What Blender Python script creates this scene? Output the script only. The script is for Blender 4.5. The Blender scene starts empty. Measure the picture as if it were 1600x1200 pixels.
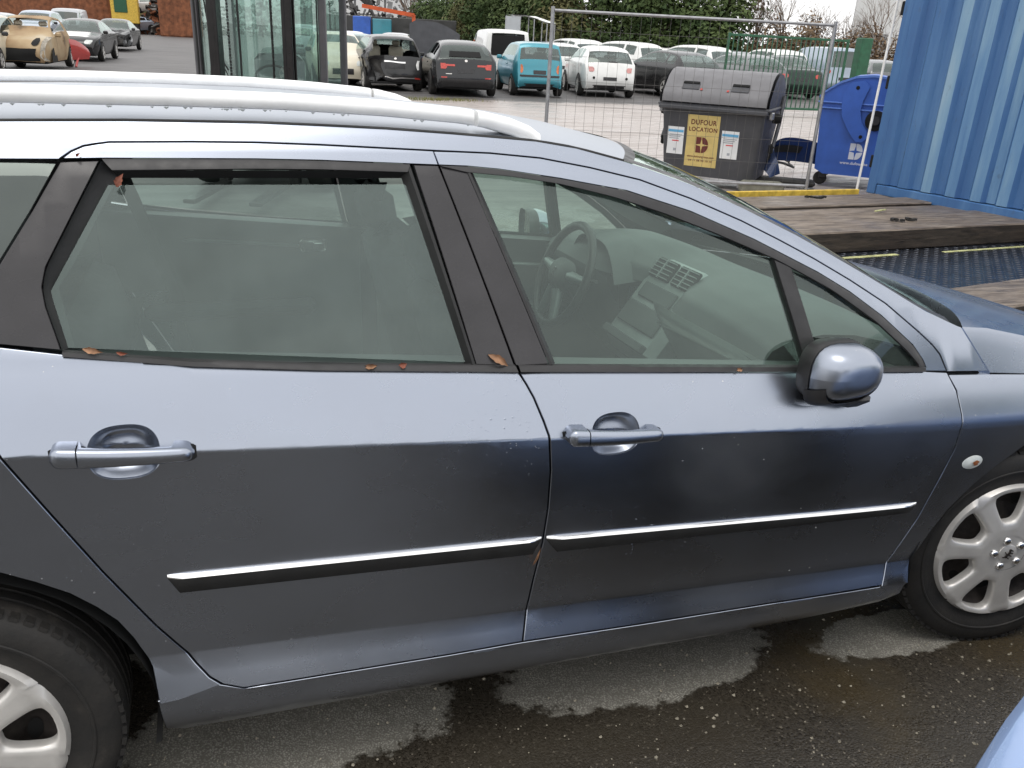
import bpy, bmesh, math, random
from mathutils import Vector, Matrix
R = math.radians
PI = math.pi
random.seed(7)
scene = bpy.context.scene
COL = scene.collection

# ------------------------------------------------------------------ camera
cam_d = bpy.data.cameras.new('camera')
cam = bpy.data.objects.new('camera', cam_d); COL.objects.link(cam)
scene.camera = cam
cam_d.sensor_width = 36.0; cam_d.lens = 29.74
cam_d.clip_start = 0.05; cam_d.clip_end = 2000
def cam_pose(loc, yaw, pitch, roll):
    f = Vector((math.sin(yaw)*math.cos(pitch), math.cos(yaw)*math.cos(pitch), -math.sin(pitch)))
    r = Vector((math.cos(yaw), -math.sin(yaw), 0)); u = r.cross(f)
    c, s = math.cos(roll), math.sin(roll)
    r2 = c*r+s*u; u2 = -s*r+c*u
    m = Matrix((r2, u2, -f)).transposed().to_4x4(); m.translation = loc
    cam.matrix_world = m
cam_pose(Vector((-2.1507, -2.3702, 1.6517)), R(20.196), R(22.4), R(3.03))

# ------------------------------------------------------------------ sky, sun, exposure
world = bpy.data.worlds.new('World'); scene.world = world; world.use_nodes = True
wn, wl = world.node_tree.nodes, world.node_tree.links
wn.clear()
wo = wn.new('ShaderNodeOutputWorld'); bg = wn.new('ShaderNodeBackground')
sky = wn.new('ShaderNodeTexSky'); sky.sky_type = 'NISHITA'; sky.sun_disc = False
SUN_EL, SUN_AZ = R(72), R(205)
sky.sun_elevation = SUN_EL; sky.sun_rotation = SUN_AZ
sky.air_density = 1.0; sky.dust_density = 5.0; sky.ozone_density = 1.0
hs = wn.new('ShaderNodeHueSaturation'); hs.inputs['Saturation'].default_value = 0.30
wl.new(sky.outputs[0], hs.inputs['Color'])
# an overcast deck: soft bright cloud mixed into the clear sky all round
tc = wn.new('ShaderNodeTexCoord'); mp = wn.new('ShaderNodeMapping'); mp.inputs['Scale'].default_value = (1, 1, 2.2)
nz = wn.new('ShaderNodeTexNoise'); nz.inputs['Scale'].default_value = 2.3; nz.inputs['Detail'].default_value = 5; nz.inputs['Roughness'].default_value = .55
cr = wn.new('ShaderNodeValToRGB')
cr.color_ramp.elements[0].position = .30; cr.color_ramp.elements[0].color = (8.3, 8.4, 8.6, 1)
cr.color_ramp.elements[1].position = .72; cr.color_ramp.elements[1].color = (11.6, 11.5, 11.3, 1)
mx = wn.new('ShaderNodeMixRGB'); mx.inputs[0].default_value = .82
wl.new(tc.outputs['Generated'], mp.inputs[0]); wl.new(mp.outputs[0], nz.inputs['Vector']); wl.new(nz.outputs[0], cr.inputs[0])
wl.new(hs.outputs[0], mx.inputs[1]); wl.new(cr.outputs[0], mx.inputs[2])
wl.new(mx.outputs[0], bg.inputs[0]); bg.inputs[1].default_value = 0.14
wl.new(bg.outputs[0], wo.inputs[0])
sun_d = bpy.data.lights.new('sun', 'SUN'); sun_d.energy = 0.6; sun_d.angle = R(30); sun_d.color = (1, .96, .9)
sun = bpy.data.objects.new('sun', sun_d); COL.objects.link(sun)
sun.rotation_euler = (R(90)-SUN_EL, 0, PI-SUN_AZ)
scene.view_settings.view_transform = 'Standard'; scene.view_settings.look = 'None'
scene.view_settings.exposure = 0.22; scene.view_settings.gamma = 1.0; scene.view_settings.use_curve_mapping = False
scene.render.resolution_x = 1024; scene.render.resolution_y = 768
try:
    scene.cycles.max_bounces = 10; scene.cycles.transparent_max_bounces = 32
except Exception: pass

# ------------------------------------------------------------------ materials
M = {}
def new_mat(name):
    m = bpy.data.materials.new(name); m.use_nodes = True
    nt = m.node_tree; return m, nt.nodes, nt.links, nt.nodes['Principled BSDF']
def add_noise(n, l, scale, detail=4, rough=.55, coord='Object', vec_scale=None):
    t = n.new('ShaderNodeTexCoord'); x = n.new('ShaderNodeTexNoise')
    x.inputs['Scale'].default_value = scale; x.inputs['Detail'].default_value = detail; x.inputs['Roughness'].default_value = rough
    if vec_scale:
        mpn = n.new('ShaderNodeMapping'); mpn.inputs['Scale'].default_value = vec_scale
        l.new(t.outputs[coord], mpn.inputs[0]); l.new(mpn.outputs[0], x.inputs['Vector'])
    else: l.new(t.outputs[coord], x.inputs['Vector'])
    return x
def ramp(n, l, src, stops):
    r = n.new('ShaderNodeValToRGB'); e = r.color_ramp.elements
    while len(e) < len(stops): e.new(.5)
    for el, (p, c) in zip(e, stops):
        el.position = p; el.color = (*c, 1) if len(c) == 3 else c
    l.new(src, r.inputs[0]); return r
def bump(n, l, b, src, strength=.2, dist=.01):
    bn = n.new('ShaderNodeBump'); bn.inputs['Strength'].default_value = strength; bn.inputs['Distance'].default_value = dist
    l.new(src, bn.inputs['Height']); l.new(bn.outputs[0], b.inputs['Normal']); return bn
def mat(name, col, rough=.5, metal=0., var=.15, scale=8., bmp=0., coat=0., spec=.5, bscale=None, rvar=0.):
    """plain procedural surface: base colour broken up by noise, optional relief"""
    m, n, l, b = new_mat(name)
    x = add_noise(n, l, scale)
    lo = tuple(max(0, c*(1-var)) for c in col); hi = tuple(min(1, c*(1+var)) for c in col)
    r = ramp(n, l, x.outputs[0], [(.3, lo), (.7, hi)]); l.new(r.outputs[0], b.inputs['Base Color'])
    b.inputs['Roughness'].default_value = rough; b.inputs['Metallic'].default_value = metal
    b.inputs['Coat Weight'].default_value = coat; b.inputs['Coat Roughness'].default_value = .04
    b.inputs['Specular IOR Level'].default_value = spec
    if rvar:
        y = add_noise(n, l, scale*2.3, 5)
        rr = n.new('ShaderNodeMapRange'); rr.inputs[1].default_value = .3; rr.inputs[2].default_value = .7
        rr.inputs[3].default_value = max(.02, rough-rvar); rr.inputs[4].default_value = min(1, rough+rvar)
        l.new(y.outputs[0], rr.inputs[0]); l.new(rr.outputs[0], b.inputs['Roughness'])
    if bmp:
        y = add_noise(n, l, bscale or scale*6, 6); bump(n, l, b, y.outputs[0], bmp, .01)
    M[name] = m; return m
def paint(name, col, metal=.0, rough=.3, coat=.8, dirt=.25, drops=0., dcol=(.20, .18, .15), crough=.03, specks=0.):
    """car paint with a thin dust film and, where asked, rain beads"""
    m, n, l, b = new_mat(name)
    x = add_noise(n, l, 3.5, 8, .65)
    mask = n.new('ShaderNodeMapRange'); mask.inputs[1].default_value = .45; mask.inputs[2].default_value = .8
    mask.inputs[3].default_value = 0; mask.inputs[4].default_value = dirt; l.new(x.outputs[0], mask.inputs[0])
    mc = n.new('ShaderNodeMixRGB'); mc.inputs[1].default_value = (*col, 1); mc.inputs[2].default_value = (*dcol, 1)
    l.new(mask.outputs[0], mc.inputs[0]); l.new(mc.outputs[0], b.inputs['Base Color'])
    b.inputs['Metallic'].default_value = metal; b.inputs['Roughness'].default_value = rough
    b.inputs['Coat Weight'].default_value = coat; b.inputs['Coat Roughness'].default_value = crough
    if specks:
        # road film: fine splashes and dried water spots, denser in places
        t = n.new('ShaderNodeTexCoord'); v = n.new('ShaderNodeTexVoronoi'); v.inputs['Scale'].default_value = 62; l.new(t.outputs['Object'], v.inputs['Vector'])
        wn_ = n.new('ShaderNodeSeparateColor'); l.new(v.outputs['Color'], wn_.inputs[0])
        pick = n.new('ShaderNodeMath'); pick.operation = 'GREATER_THAN'; pick.inputs[1].default_value = .86; l.new(wn_.outputs[0], pick.inputs[0])
        dd = n.new('ShaderNodeMath'); dd.operation = 'LESS_THAN'; l.new(v.outputs['Distance'], dd.inputs[0])
        sz = n.new('ShaderNodeMath'); sz.operation = 'MULTIPLY'; sz.inputs[1].default_value = .13; l.new(wn_.outputs[1], sz.inputs[0]); l.new(sz.outputs[0], dd.inputs[1])
        pt_ = add_noise(n, l, 1.9, 4); pr = n.new('ShaderNodeMapRange'); pr.inputs[1].default_value = .42; pr.inputs[2].default_value = .68; pr.inputs[3].default_value = .05; pr.inputs[4].default_value = specks; l.new(pt_.outputs[0], pr.inputs[0])
        m1 = n.new('ShaderNodeMath'); m1.operation = 'MULTIPLY'; l.new(pick.outputs[0], m1.inputs[0]); l.new(dd.outputs[0], m1.inputs[1])
        m2 = n.new('ShaderNodeMath'); m2.operation = 'MULTIPLY'; l.new(m1.outputs[0], m2.inputs[0]); l.new(pr.outputs[0], m2.inputs[1])
        sp = n.new('ShaderNodeMixRGB'); sp.inputs[2].default_value = (.62, .62, .60, 1); l.new(m2.outputs[0], sp.inputs[0]); l.new(mc.outputs[0], sp.inputs[1]); l.new(sp.outputs[0], b.inputs['Base Color'])
        me_ = n.new('ShaderNodeMath'); me_.operation = 'MULTIPLY_ADD'; me_.inputs[1].default_value = -metal; me_.inputs[2].default_value = metal; l.new(m2.outputs[0], me_.inputs[0]); l.new(me_.outputs[0], b.inputs['Metallic'])
        # hazy patches in the gloss
        hz = add_noise(n, l, 2.2, 6, .6, vec_scale=(1, 1, 1.6)); hr = n.new('ShaderNodeMapRange'); hr.inputs[1].default_value = .3; hr.inputs[2].default_value = .75; hr.inputs[3].default_value = rough-.05; hr.inputs[4].default_value = rough+.10
        l.new(hz.outputs[0], hr.inputs[0]); l.new(hr.outputs[0], b.inputs['Roughness'])
    if drops:
        t = n.new('ShaderNodeTexCoord')
        v = n.new('ShaderNodeTexVoronoi'); v.inputs['Scale'].default_value = 95; v.inputs['Randomness'].default_value = 1
        l.new(t.outputs['Object'], v.inputs['Vector'])
        pn = add_noise(n, l, 2.6, 3)
        th = n.new('ShaderNodeMapRange'); th.inputs[1].default_value = .48; th.inputs[2].default_value = .72
        th.inputs[3].default_value = .0; th.inputs[4].default_value = .20; l.new(pn.outputs[0], th.inputs[0])
        sub = n.new('ShaderNodeMath'); sub.operation = 'SUBTRACT'; l.new(th.outputs[0], sub.inputs[0]); l.new(v.outputs['Distance'], sub.inputs[1])
        cl = n.new('ShaderNodeMath'); cl.operation = 'MAXIMUM'; cl.inputs[1].default_value = 0; l.new(sub.outputs[0], cl.inputs[0])
        bn = n.new('ShaderNodeBump'); bn.inputs['Strength'].default_value = drops; bn.inputs['Distance'].default_value = .01
        l.new(cl.outputs[0], bn.inputs['Height']); l.new(bn.outputs[0], b.inputs['Coat Normal']); l.new(bn.outputs[0], b.inputs['Normal'])
    M[name] = m; return m
def glass(name, tint, haze=.06, hcol=(.55, .6, .58), refl=1.7, rough=.0, streak=0.):
    """thin pane: tinted see-through, sky reflection by angle, a film of dust and mist"""
    m, n, l, b = new_mat(name); n.remove(b)
    out = n['Material Output']
    tr = n.new('ShaderNodeBsdfTransparent'); tr.inputs[0].default_value = (*tint, 1)
    gl = n.new('ShaderNodeBsdfGlossy'); gl.inputs['Roughness'].default_value = rough; gl.inputs[0].default_value = (.88, 1, .95, 1)
    df = n.new('ShaderNodeBsdfDiffuse'); df.inputs[0].default_value = (*hcol, 1)
    # Schlick reflectance, the same from either side of the pane
    ge = n.new('ShaderNodeNewGeometry'); dt = n.new('ShaderNodeVectorMath'); dt.operation = 'DOT_PRODUCT'
    l.new(ge.outputs['Incoming'], dt.inputs[0]); l.new(ge.outputs['Normal'], dt.inputs[1])
    ab = n.new('ShaderNodeMath'); ab.operation = 'ABSOLUTE'; l.new(dt.outputs['Value'], ab.inputs[0])
    om = n.new('ShaderNodeMath'); om.operation = 'SUBTRACT'; om.inputs[0].default_value = 1; l.new(ab.outputs[0], om.inputs[1])
    pw = n.new('ShaderNodeMath'); pw.operation = 'POWER'; pw.inputs[1].default_value = 5; l.new(om.outputs[0], pw.inputs[0])
    mu = n.new('ShaderNodeMath'); mu.operation = 'MULTIPLY_ADD'; mu.use_clamp = True
    mu.inputs[1].default_value = .96; mu.inputs[2].default_value = .042*refl; l.new(pw.outputs[0], mu.inputs[0])
    nzz = add_noise(n, l, 5., 7, .65, vec_scale=(1, 1, .6))
    hr = n.new('ShaderNodeMapRange'); hr.inputs[1].default_value = .3; hr.inputs[2].default_value = .8
    hr.inputs[3].default_value = haze*.7; hr.inputs[4].default_value = haze*1.35+streak; l.new(nzz.outputs[0], hr.inputs[0])
    m1 = n.new('ShaderNodeMixShader'); m2 = n.new('ShaderNodeMixShader')
    l.new(hr.outputs[0], m1.inputs[0]); l.new(tr.outputs[0], m1.inputs[1]); l.new(df.outputs[0], m1.inputs[2])
    l.new(mu.outputs[0], m2.inputs[0]); l.new(m1.outputs[0], m2.inputs[1]); l.new(gl.outputs[0], m2.inputs[2])
    l.new(m2.outputs[0], out.inputs[0]); M[name] = m; return m

paint('estate_paint', (.340, .370, .432), metal=.98, rough=.25, coat=.40, dirt=.10, drops=.6, dcol=(.25, .24, .24), crough=.09, specks=.8)
paint('estate_roof', (.42, .45, .50), metal=.9, rough=.46, coat=.25, dirt=.12, drops=.9, dcol=(.3, .29, .29), crough=.25, specks=.5)   # beaded with rain
paint('powder_blue', (.29, .40, .64), metal=.2, rough=.25, coat=.9, dirt=.12, drops=.5, specks=.4)
mat('trim_black', (.022, .021, .022), .45, var=.25, scale=14, bmp=.04, rvar=.12)
mat('gloss_pillar', (.030, .028, .030), .28, var=.2, scale=10, rvar=.08)
mat('rubber', (.012, .012, .012), .6, var=.3, scale=20, bmp=.08)
mat('void_black', (.006, .006, .006), .9, var=.2)
mat('chrome', (.86, .85, .84), .12, 1., var=.05, scale=30, rvar=.05)
mat('rail_silver', (.90, .90, .89), .38, .15, var=.05, scale=20, rvar=.08)
mat('hub_silver', (.66, .64, .61), .40, .45, var=.10, scale=14, rvar=.08, bmp=.02)
mat('steel_dark', (.045, .038, .034), .7, .4, var=.5, scale=25, bmp=.2)
mat('dash_dark', (.060, .068, .068), .55, var=.12, scale=8)
mat('dash_light', (.30, .33, .32), .5, var=.06, scale=8)
mat('stack_grey', (.24, .26, .26), .35, .3, var=.08, scale=20)
mat('cloth_dark', (.028, .030, .034), .9, var=.3, scale=40, bmp=.2)
mat('cloth_grey', (.42, .43, .42), .9, var=.1, scale=20)
mat('dial', (.55, .55, .52), .4, var=.1)
mat('mirror_glass', (.85, .88, .9), .02, 1., var=.01)
mat('rust_spot', (.22, .07, .02), .8, var=.5, scale=60)
mat('lens_clear', (.55, .58, .56), .15, var=.15, scale=60)
mat('leaf_tan', (.27, .145, .08), .7, var=.4, scale=60, bmp=.2)
mat('leaf_red', (.22, .07, .04), .7, var=.4, scale=60)
glass('car_glass', (.76, .89, .82), haze=.045, hcol=(.46, .58, .52), refl=1.6)
glass('car_glass_dirty', (.66, .79, .74), haze=.10, hcol=(.40, .51, .48), refl=1.7, streak=.03)
glass('privacy_glass', (.10, .11, .115), haze=.05, refl=1.8)
glass('wreck_glass', (.45, .50, .50), haze=.05, refl=2.2)

def tyre_material():
    m, n, l, b = new_mat('tyre')
    x = add_noise(n, l, 9, 8, .7)
    r = ramp(n, l, x.outputs[0], [(.35, (.010, .010, .010)), (.58, (.022, .020, .018)), (.78, (.060, .052, .044))])
    l.new(r.outputs[0], b.inputs['Base Color']); b.inputs['Roughness'].default_value = .72
    y = add_noise(n, l, 120, 4); bump(n, l, b, y.outputs[0], .25, .004); M['tyre'] = m
tyre_material()

def ground_material():
    m, n, l, b = new_mat('wet_tarmac')
    tcn = n.new('ShaderNodeTexCoord'); P = tcn.outputs['Object']
    sep = n.new('ShaderNodeSeparateXYZ'); l.new(P, sep.inputs[0])
    def noise(scale, det=6, ro=.6):
        x = n.new('ShaderNodeTexNoise'); x.inputs['Scale'].default_value = scale; x.inputs['Detail'].default_value = det
        x.inputs['Roughness'].default_value = ro; l.new(P, x.inputs['Vector']); return x
    def math_(op, a, bb, clamp=False):
        x = n.new('ShaderNodeMath'); x.operation = op; x.use_clamp = clamp
        for i, v in enumerate((a, bb)):
            if isinstance(v, (int, float)): x.inputs[i].default_value = v
            elif v is not None: l.new(v, x.inputs[i])
        return x.outputs[0]
    def rng(src, a, bb, c=0., d=1.):
        x = n.new('ShaderNodeMapRange'); x.interpolation_type = 'SMOOTHSTEP'
        for i, v in zip((1, 2, 3, 4), (a, bb, c, d)): x.inputs[i].default_value = v
        l.new(src, x.inputs[0]); return x.outputs[0]
    def mixc(f, a, bb):
        x = n.new('ShaderNodeMixRGB')
        if isinstance(f, float): x.inputs[0].default_value = f
        else: l.new(f, x.inputs[0])
        for i, v in zip((1, 2), (a, bb)):
            if isinstance(v, tuple): x.inputs[i].default_value = (*v, 1)
            else: l.new(v, x.inputs[i])
        return x.outputs[0]
    big = noise(.55, 7, .62); mid = noise(2.6, 8, .65); fine = noise(38, 6, .7); warp = noise(5.5, 7, .7)
    # tarmac aggregate
    vor = n.new('ShaderNodeTexVoronoi'); vor.inputs['Scale'].default_value = 190; l.new(P, vor.inputs['Vector'])
    agg = n.new('ShaderNodeValToRGB'); e = agg.color_ramp.elements
    e[0].position = .0; e[0].color = (.018, .015, .011, 1); e[1].position = 1; e[1].color = (.050, .043, .034, 1)
    e2 = e.new(.86); e2.color = (.062, .054, .043, 1); e3 = e.new(.985); e3.color = (.26, .23, .18, 1)
    l.new(vor.outputs['Color'], agg.inputs[0])
    tar = mixc(rng(mid.outputs[0], .38, .70, 0, .8), agg.outputs[0], (.036, .029, .019))
    tar = mixc(rng(big.outputs[0], .52, .62, 0, .6), tar, (.068, .050, .024))
    # dry, dusty islands sheltered beneath the sill of the estate car (irregular outline)
    dry = None
    for (cx, cy, rx, ry) in ((-2.06, -.62, .42, .20), (-1.10, -.66, .42, .17), (-1.55, -.06, 1.1, .32), (-.22, -.76, .32, .10)):
        dx = math_('DIVIDE', math_('SUBTRACT', sep.outputs[0], cx), rx); dy = math_('DIVIDE', math_('SUBTRACT', sep.outputs[1], cy), ry)
        d2 = math_('ADD', math_('MULTIPLY', dx, dx), math_('MULTIPLY', dy, dy))
        d2 = math_('ADD', d2, math_('MULTIPLY', math_('SUBTRACT', warp.outputs[0], .5), 2.6))
        k = rng(d2, .86, 1.10, 1., 0.)
        dry = k if dry is None else math_('MAXIMUM', dry, k)
    drycol = mixc(rng(fine.outputs[0], .35, .7), (.24, .228, .198), (.40, .385, .335))
    drycol = mixc(rng(vor.outputs['Distance'], .25, .6), drycol, (.17, .16, .135))
    col = mixc(dry, tar, drycol)
    # pale concrete yard beyond the fence
    yy = math_('ADD', sep.outputs[1], math_('MULTIPLY', math_('SUBTRACT', mid.outputs[0], .5), 1.6))
    con = math_('MULTIPLY', rng(yy, 5.2, 5.8), rng(yy, 20.0, 20.9, 1., 0.))
    xx = math_('ADD', sep.outputs[0], math_('MULTIPLY', math_('SUBTRACT', big.outputs[0], .5), 2.0))
    con = math_('MULTIPLY', con, rng(xx, 1.6, 2.4))
    stretch = n.new('ShaderNodeMapping'); stretch.inputs['Scale'].default_value = (.35, 2.6, 1); l.new(P, stretch.inputs[0])
    st = n.new('ShaderNodeTexNoise'); st.inputs['Scale'].default_value = 1.3; st.inputs['Detail'].default_value = 8; st.inputs['Roughness'].default_value = .7
    l.new(stretch.outputs[0], st.inputs['Vector'])
    cc = mixc(rng(st.outputs[0], .42, .66), (.42, .375, .35), (.285, .25, .23))
    cc = mixc(rng(st.outputs[0], .63, .70, 0, .8), cc, (.13, .115, .10))
    col = mixc(con, col, cc)
    # grey gravelly asphalt of the far yard
    far = math_('MULTIPLY', rng(yy, 4.5, 7.), math_('SUBTRACT', 1., con))
    gcol = mixc(rng(st.outputs[0], .38, .62), (.060, .056, .056), (.125, .118, .115))
    col = mixc(far, col, gcol)
    l.new(col, b.inputs['Base Color'])
    wet = rng(mid.outputs[0], .42, .58, .10, .40)
    rough = n.new('ShaderNodeMix'); rough.data_type = 'FLOAT'; l.new(dry, rough.inputs[0]); l.new(wet, rough.inputs[2]); rough.inputs[3].default_value = .85
    r2 = n.new('ShaderNodeMix'); r2.data_type = 'FLOAT'; l.new(con, r2.inputs[0]); l.new(rough.outputs[0], r2.inputs[2]); l.new(rng(st.outputs[0], .4, .6, .22, .6), r2.inputs[3])
    r3 = n.new('ShaderNodeMix'); r3.data_type = 'FLOAT'; l.new(far, r3.inputs[0]); l.new(r2.outputs[0], r3.inputs[2]); r3.inputs[3].default_value = .6
    l.new(r3.outputs[0], b.inputs['Roughness'])
    h = math_('ADD', math_('MULTIPLY', vor.outputs['Distance'], -.6), math_('MULTIPLY', fine.outputs[0], .5))
    bn = n.new('ShaderNodeBump'); bn.inputs['Strength'].default_value = .40; bn.inputs['Distance'].default_value = .005
    l.new(h, bn.inputs['Height']); l.new(bn.outputs[0], b.inputs['Normal'])
    M['wet_tarmac'] = m
ground_material()

# ------------------------------------------------------------------ mesh helpers
def link_mesh(name, me, mt, parent=None):
    o = bpy.data.objects.new(name, me); COL.objects.link(o)
    if mt is not None:
        me.materials.append(M[mt] if isinstance(mt, str) else mt)
    if parent is not None: o.parent = parent
    return o
def finish(me, angle=32):
    if angle:
        me.polygons.foreach_set('use_smooth', [True]*len(me.polygons))
        me.set_sharp_from_angle(angle=R(angle))
    me.update()
def tag(o, label, cat, group=None):
    o['label'] = label; o['category'] = cat
    if group: o['group'] = group
    return o
def kind(o, k):
    o['kind'] = k; return o
def empty(name, loc=(0, 0, 0), rz=0., label=None, cat=None, group=None):
    o = bpy.data.objects.new(name, None); COL.objects.link(o); o.location = loc; o.rotation_euler = (0, 0, rz)
    o.empty_display_size = .2
    if label: tag(o, label, cat, group)
    return o
class MB:
    def __init__(s): s.v = []; s.f = []
    def add(s, vs, fs):
        k = len(s.v); s.v += [tuple(p) for p in vs]; s.f += [tuple(i+k for i in q) for q in fs]; return s
    def box(s, c, d, rot=None, taper=1.):
        x, y, z = (q/2 for q in d)
        vs = [Vector((sx*x*(taper if sz > 0 else 1), sy*y*(taper if sz > 0 else 1), sz*z)) for sx in (-1, 1) for sy in (-1, 1) for sz in (-1, 1)]
        if rot is not None: vs = [rot @ p for p in vs]
        c = Vector(c)
        return s.add([p+c for p in vs], [(0, 1, 3, 2), (4, 6, 7, 5), (0, 4, 5, 1), (2, 3, 7, 6), (0, 2, 6, 4), (1, 5, 7, 3)])
    def rbox(s, c, d, r=.01, rot=None):
        """box with chamfered edges (rounded in plan and section)"""
        x, y, z = (q/2 for q in d); r = min(r, x*.9, y*.9, z*.9); c = Vector(c)
        prof = [(x-r, -y), (x, -y+r), (x, y-r), (x-r, y), (-x+r, y), (-x, y-r), (-x, -y+r), (-x+r, -y)]
        rings = []
        for zz, k in ((-z, r), (-z+r, 0), (z-r, 0), (z, r)):
            rings.append([Vector((px-math.copysign(k, px), py-math.copysign(k, py), zz)) for px, py in prof])
        vs = [p for rg in rings for p in rg]
        if rot is not None: vs = [rot @ p for p in vs]
        fs = [tuple(range(7, -1, -1)), tuple(24+i for i in range(8))]
        for k in range(3):
            for i in range(8): fs.append((k*8+i, k*8+(i+1) % 8, k*8+8+(i+1) % 8, k*8+8+i))
        return s.add([p+c for p in vs], fs)
    def tube(s, pts, r, n=8, caps=True):
        pts = [Vector(p) for p in pts]; vs = []; up = Vector((0, 0, 1))
        rr = r if isinstance(r, (list, tuple)) else [r]*len(pts)
        for i, p in enumerate(pts):
            d = (pts[min(i+1, len(pts)-1)]-pts[max(i-1, 0)]).normalized()
            a = d.cross(up if abs(d.z) < .95 else Vector((1, 0, 0))).normalized(); b = d.cross(a)
            for k in range(n):
                t = 2*PI*k/n; vs.append(p+(a*math.cos(t)+b*math.sin(t))*rr[i])
        fs = []
        for i in range(len(pts)-1):
            for k in range(n): fs.append((i*n+k, i*n+(k+1) % n, (i+1)*n+(k+1) % n, (i+1)*n+k))
        if caps: fs += [tuple(range(n-1, -1, -1)), tuple((len(pts)-1)*n+k for k in range(n))]
        return s.add(vs, fs)
    def lathe(s, prof, n=32, org=(0, 0, 0), axis='Y'):
        """prof: (radius, along-axis)"""
        vs = []; org = Vector(org)
        for (r, a) in prof:
            for k in range(n):
                t = 2*PI*k/n
                p = {'Y': (r*math.cos(t), a, r*math.sin(t)), 'Z': (r*math.cos(t), r*math.sin(t), a), 'X': (a, r*math.cos(t), r*math.sin(t))}[axis]
                vs.append(Vector(p)+org)
        fs = []
        for i in range(len(prof)-1):
            for k in range(n): fs.append((i*n+k, i*n+(k+1) % n, (i+1)*n+(k+1) % n, (i+1)*n+k))
        return s.add(vs, fs)
    def grid(s, fn, nu, nv):
        vs = [fn(i/nu, j/nv) for i in range(nu+1) for j in range(nv+1)]
        return s.add(vs, [(i*(nv+1)+j, (i+1)*(nv+1)+j, (i+1)*(nv+1)+j+1, i*(nv+1)+j+1) for i in range(nu) for j in range(nv)])
    def prism(s, poly, a, b, plane='XZ'):
        """extrude a polygon (list of 2-D points) between a and b along the remaining axis"""
        mk = {'XZ': lambda p, t: (p[0], t, p[1]), 'XY': lambda p, t: (p[0], p[1], t), 'YZ': lambda p, t: (t, p[0], p[1])}[plane]
        n = len(poly)
        vs = [mk(p, a) for p in poly]+[mk(p, b) for p in poly]
        return s.add(vs, [tuple(range(n)), tuple(range(2*n-1, n-1, -1))]+[(i, i+n, (i+1) % n+n, (i+1) % n) for i in range(n)])
    def mesh(s, name, angle=32, merge=0.):
        me = bpy.data.meshes.new(name); me.from_pydata([tuple(p) for p in s.v], [], s.f)
        bm = bmesh.new(); bm.from_mesh(me)
        if merge: bmesh.ops.remove_doubles(bm, verts=bm.verts, dist=merge)
        bmesh.ops.recalc_face_normals(bm, faces=bm.faces); bm.to_mesh(me); bm.free()
        finish(me, angle); return me
    def build(s, name, mt, parent=None, angle=32):
        return link_mesh(name, s.mesh(name, angle), mt, parent)
def resample(pts, n):
    pts = [Vector(p) for p in pts]; L = [0]
    for a, b in zip(pts, pts[1:]): L.append(L[-1]+(b-a).length)
    out = []; j = 0
    for i in range(n):
        t = L[-1]*i/(n-1)
        while j < len(L)-2 and L[j+1] < t: j += 1
        k = (t-L[j])/max(1e-9, L[j+1]-L[j]); out.append(pts[j].lerp(pts[j+1], k))
    return out
def copy_tree(o, parent=None):
    c = o.copy(); COL.objects.link(c); c.parent = parent
    for ch in list(o.children): copy_tree(ch, c)
    return c

# ------------------------------------------------------------------ ground
def make_ground():
    b = MB(); xs = [-400, -120, -60, -30, -14, -8]+[-6+.5*i for i in range(53)]+[22, 26, 32, 40, 60, 120, 400]
    ys = [-400, -120, -50, -20, -9]+[-6+.5*i for i in range(73)]+[33, 38, 46, 60, 90, 150, 500]
    def z(x, y):
        if abs(x) > 25 or abs(y) > 32: return -.006
        k = 1 if y < 1.3 else max(0, 1-(y-1.3)/2.5)
        dip = -.0317*min(2.1, max(0, y+.87))*k*k*(3-2*k)*min(1, max(0, 2-abs(x+1.4)/3))
        near = 1 if math.hypot(x+1.4, y) > 4 else .25
        return dip-.006+near*(.008*math.sin(x*.9+1.3)*math.cos(y*.7)+.005*math.sin(x*2.3+y*1.9))
    vs = [(x, y, z(x, y)) for x in xs for y in ys]; n = len(ys)
    b.add(vs, [(i*n+j, (i+1)*n+j, (i+1)*n+j+1, i*n+j+1) for i in range(len(xs)-1) for j in range(n-1)])
    g = b.build('ground', 'wet_tarmac', angle=60); kind(g, 'structure')
make_ground()

# ------------------------------------------------------------------ the estate car (origin: ground below the front axle's middle)
def zsill(x): return -.0365*x+.2701
def zband(x): return -.0570*x+.3197
def zcrease(x): return -.0770*x+.7425
def zbelt(x): return -.0890*x+.8633
def Wside(x, z):
    """half width of the car's flank at x along, z up"""
    s, b, c, w = zsill(x), zband(x), zcrease(x), zbelt(x)
    if z < s:
        t = min(1, max(0, (s-z)/.13)); y = .893-.058*t*t
    elif z < b: y = .899-.029*((z-s)/(b-s))**1.1
    elif z < c: y = .870+.038*(((z-b)/(c-b))**.75)
    elif z < w:
        t = (z-c)/(w-c); y = .908-(w-c)*.41*t-.010*t*t
    else:
        y0 = .908-(w-c)*.41-.010; t = (z-w)/(1.42-w)
        if t <= 1: y = y0+(.662-y0)*(.80*t+.20*t*t)
        else: y = .662-.55*(z-1.42)-2*(z-1.42)**2
    f = x+.75
    if f > 0: y -= .045*f*f*(1 if z < w else 1+1.2*min(1, (z-w)/.25))
    if x > .35: y -= .55*(x-.35)**2
    r = -2.45-x
    if r > 0: y -= .045*r*r
    return y
SCOOPS = ((-2.335, .920, .060, .050), (-1.355, .849, .059, .047))
def Wdoor(x, z):
    y = Wside(x, z)
    for cx, cz, rx, rz in SCOOPS:
        q = ((x-cx)/rx)**2+((z-cz)/rz)**2
        if q < 1: y -= 0
    return y
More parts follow.
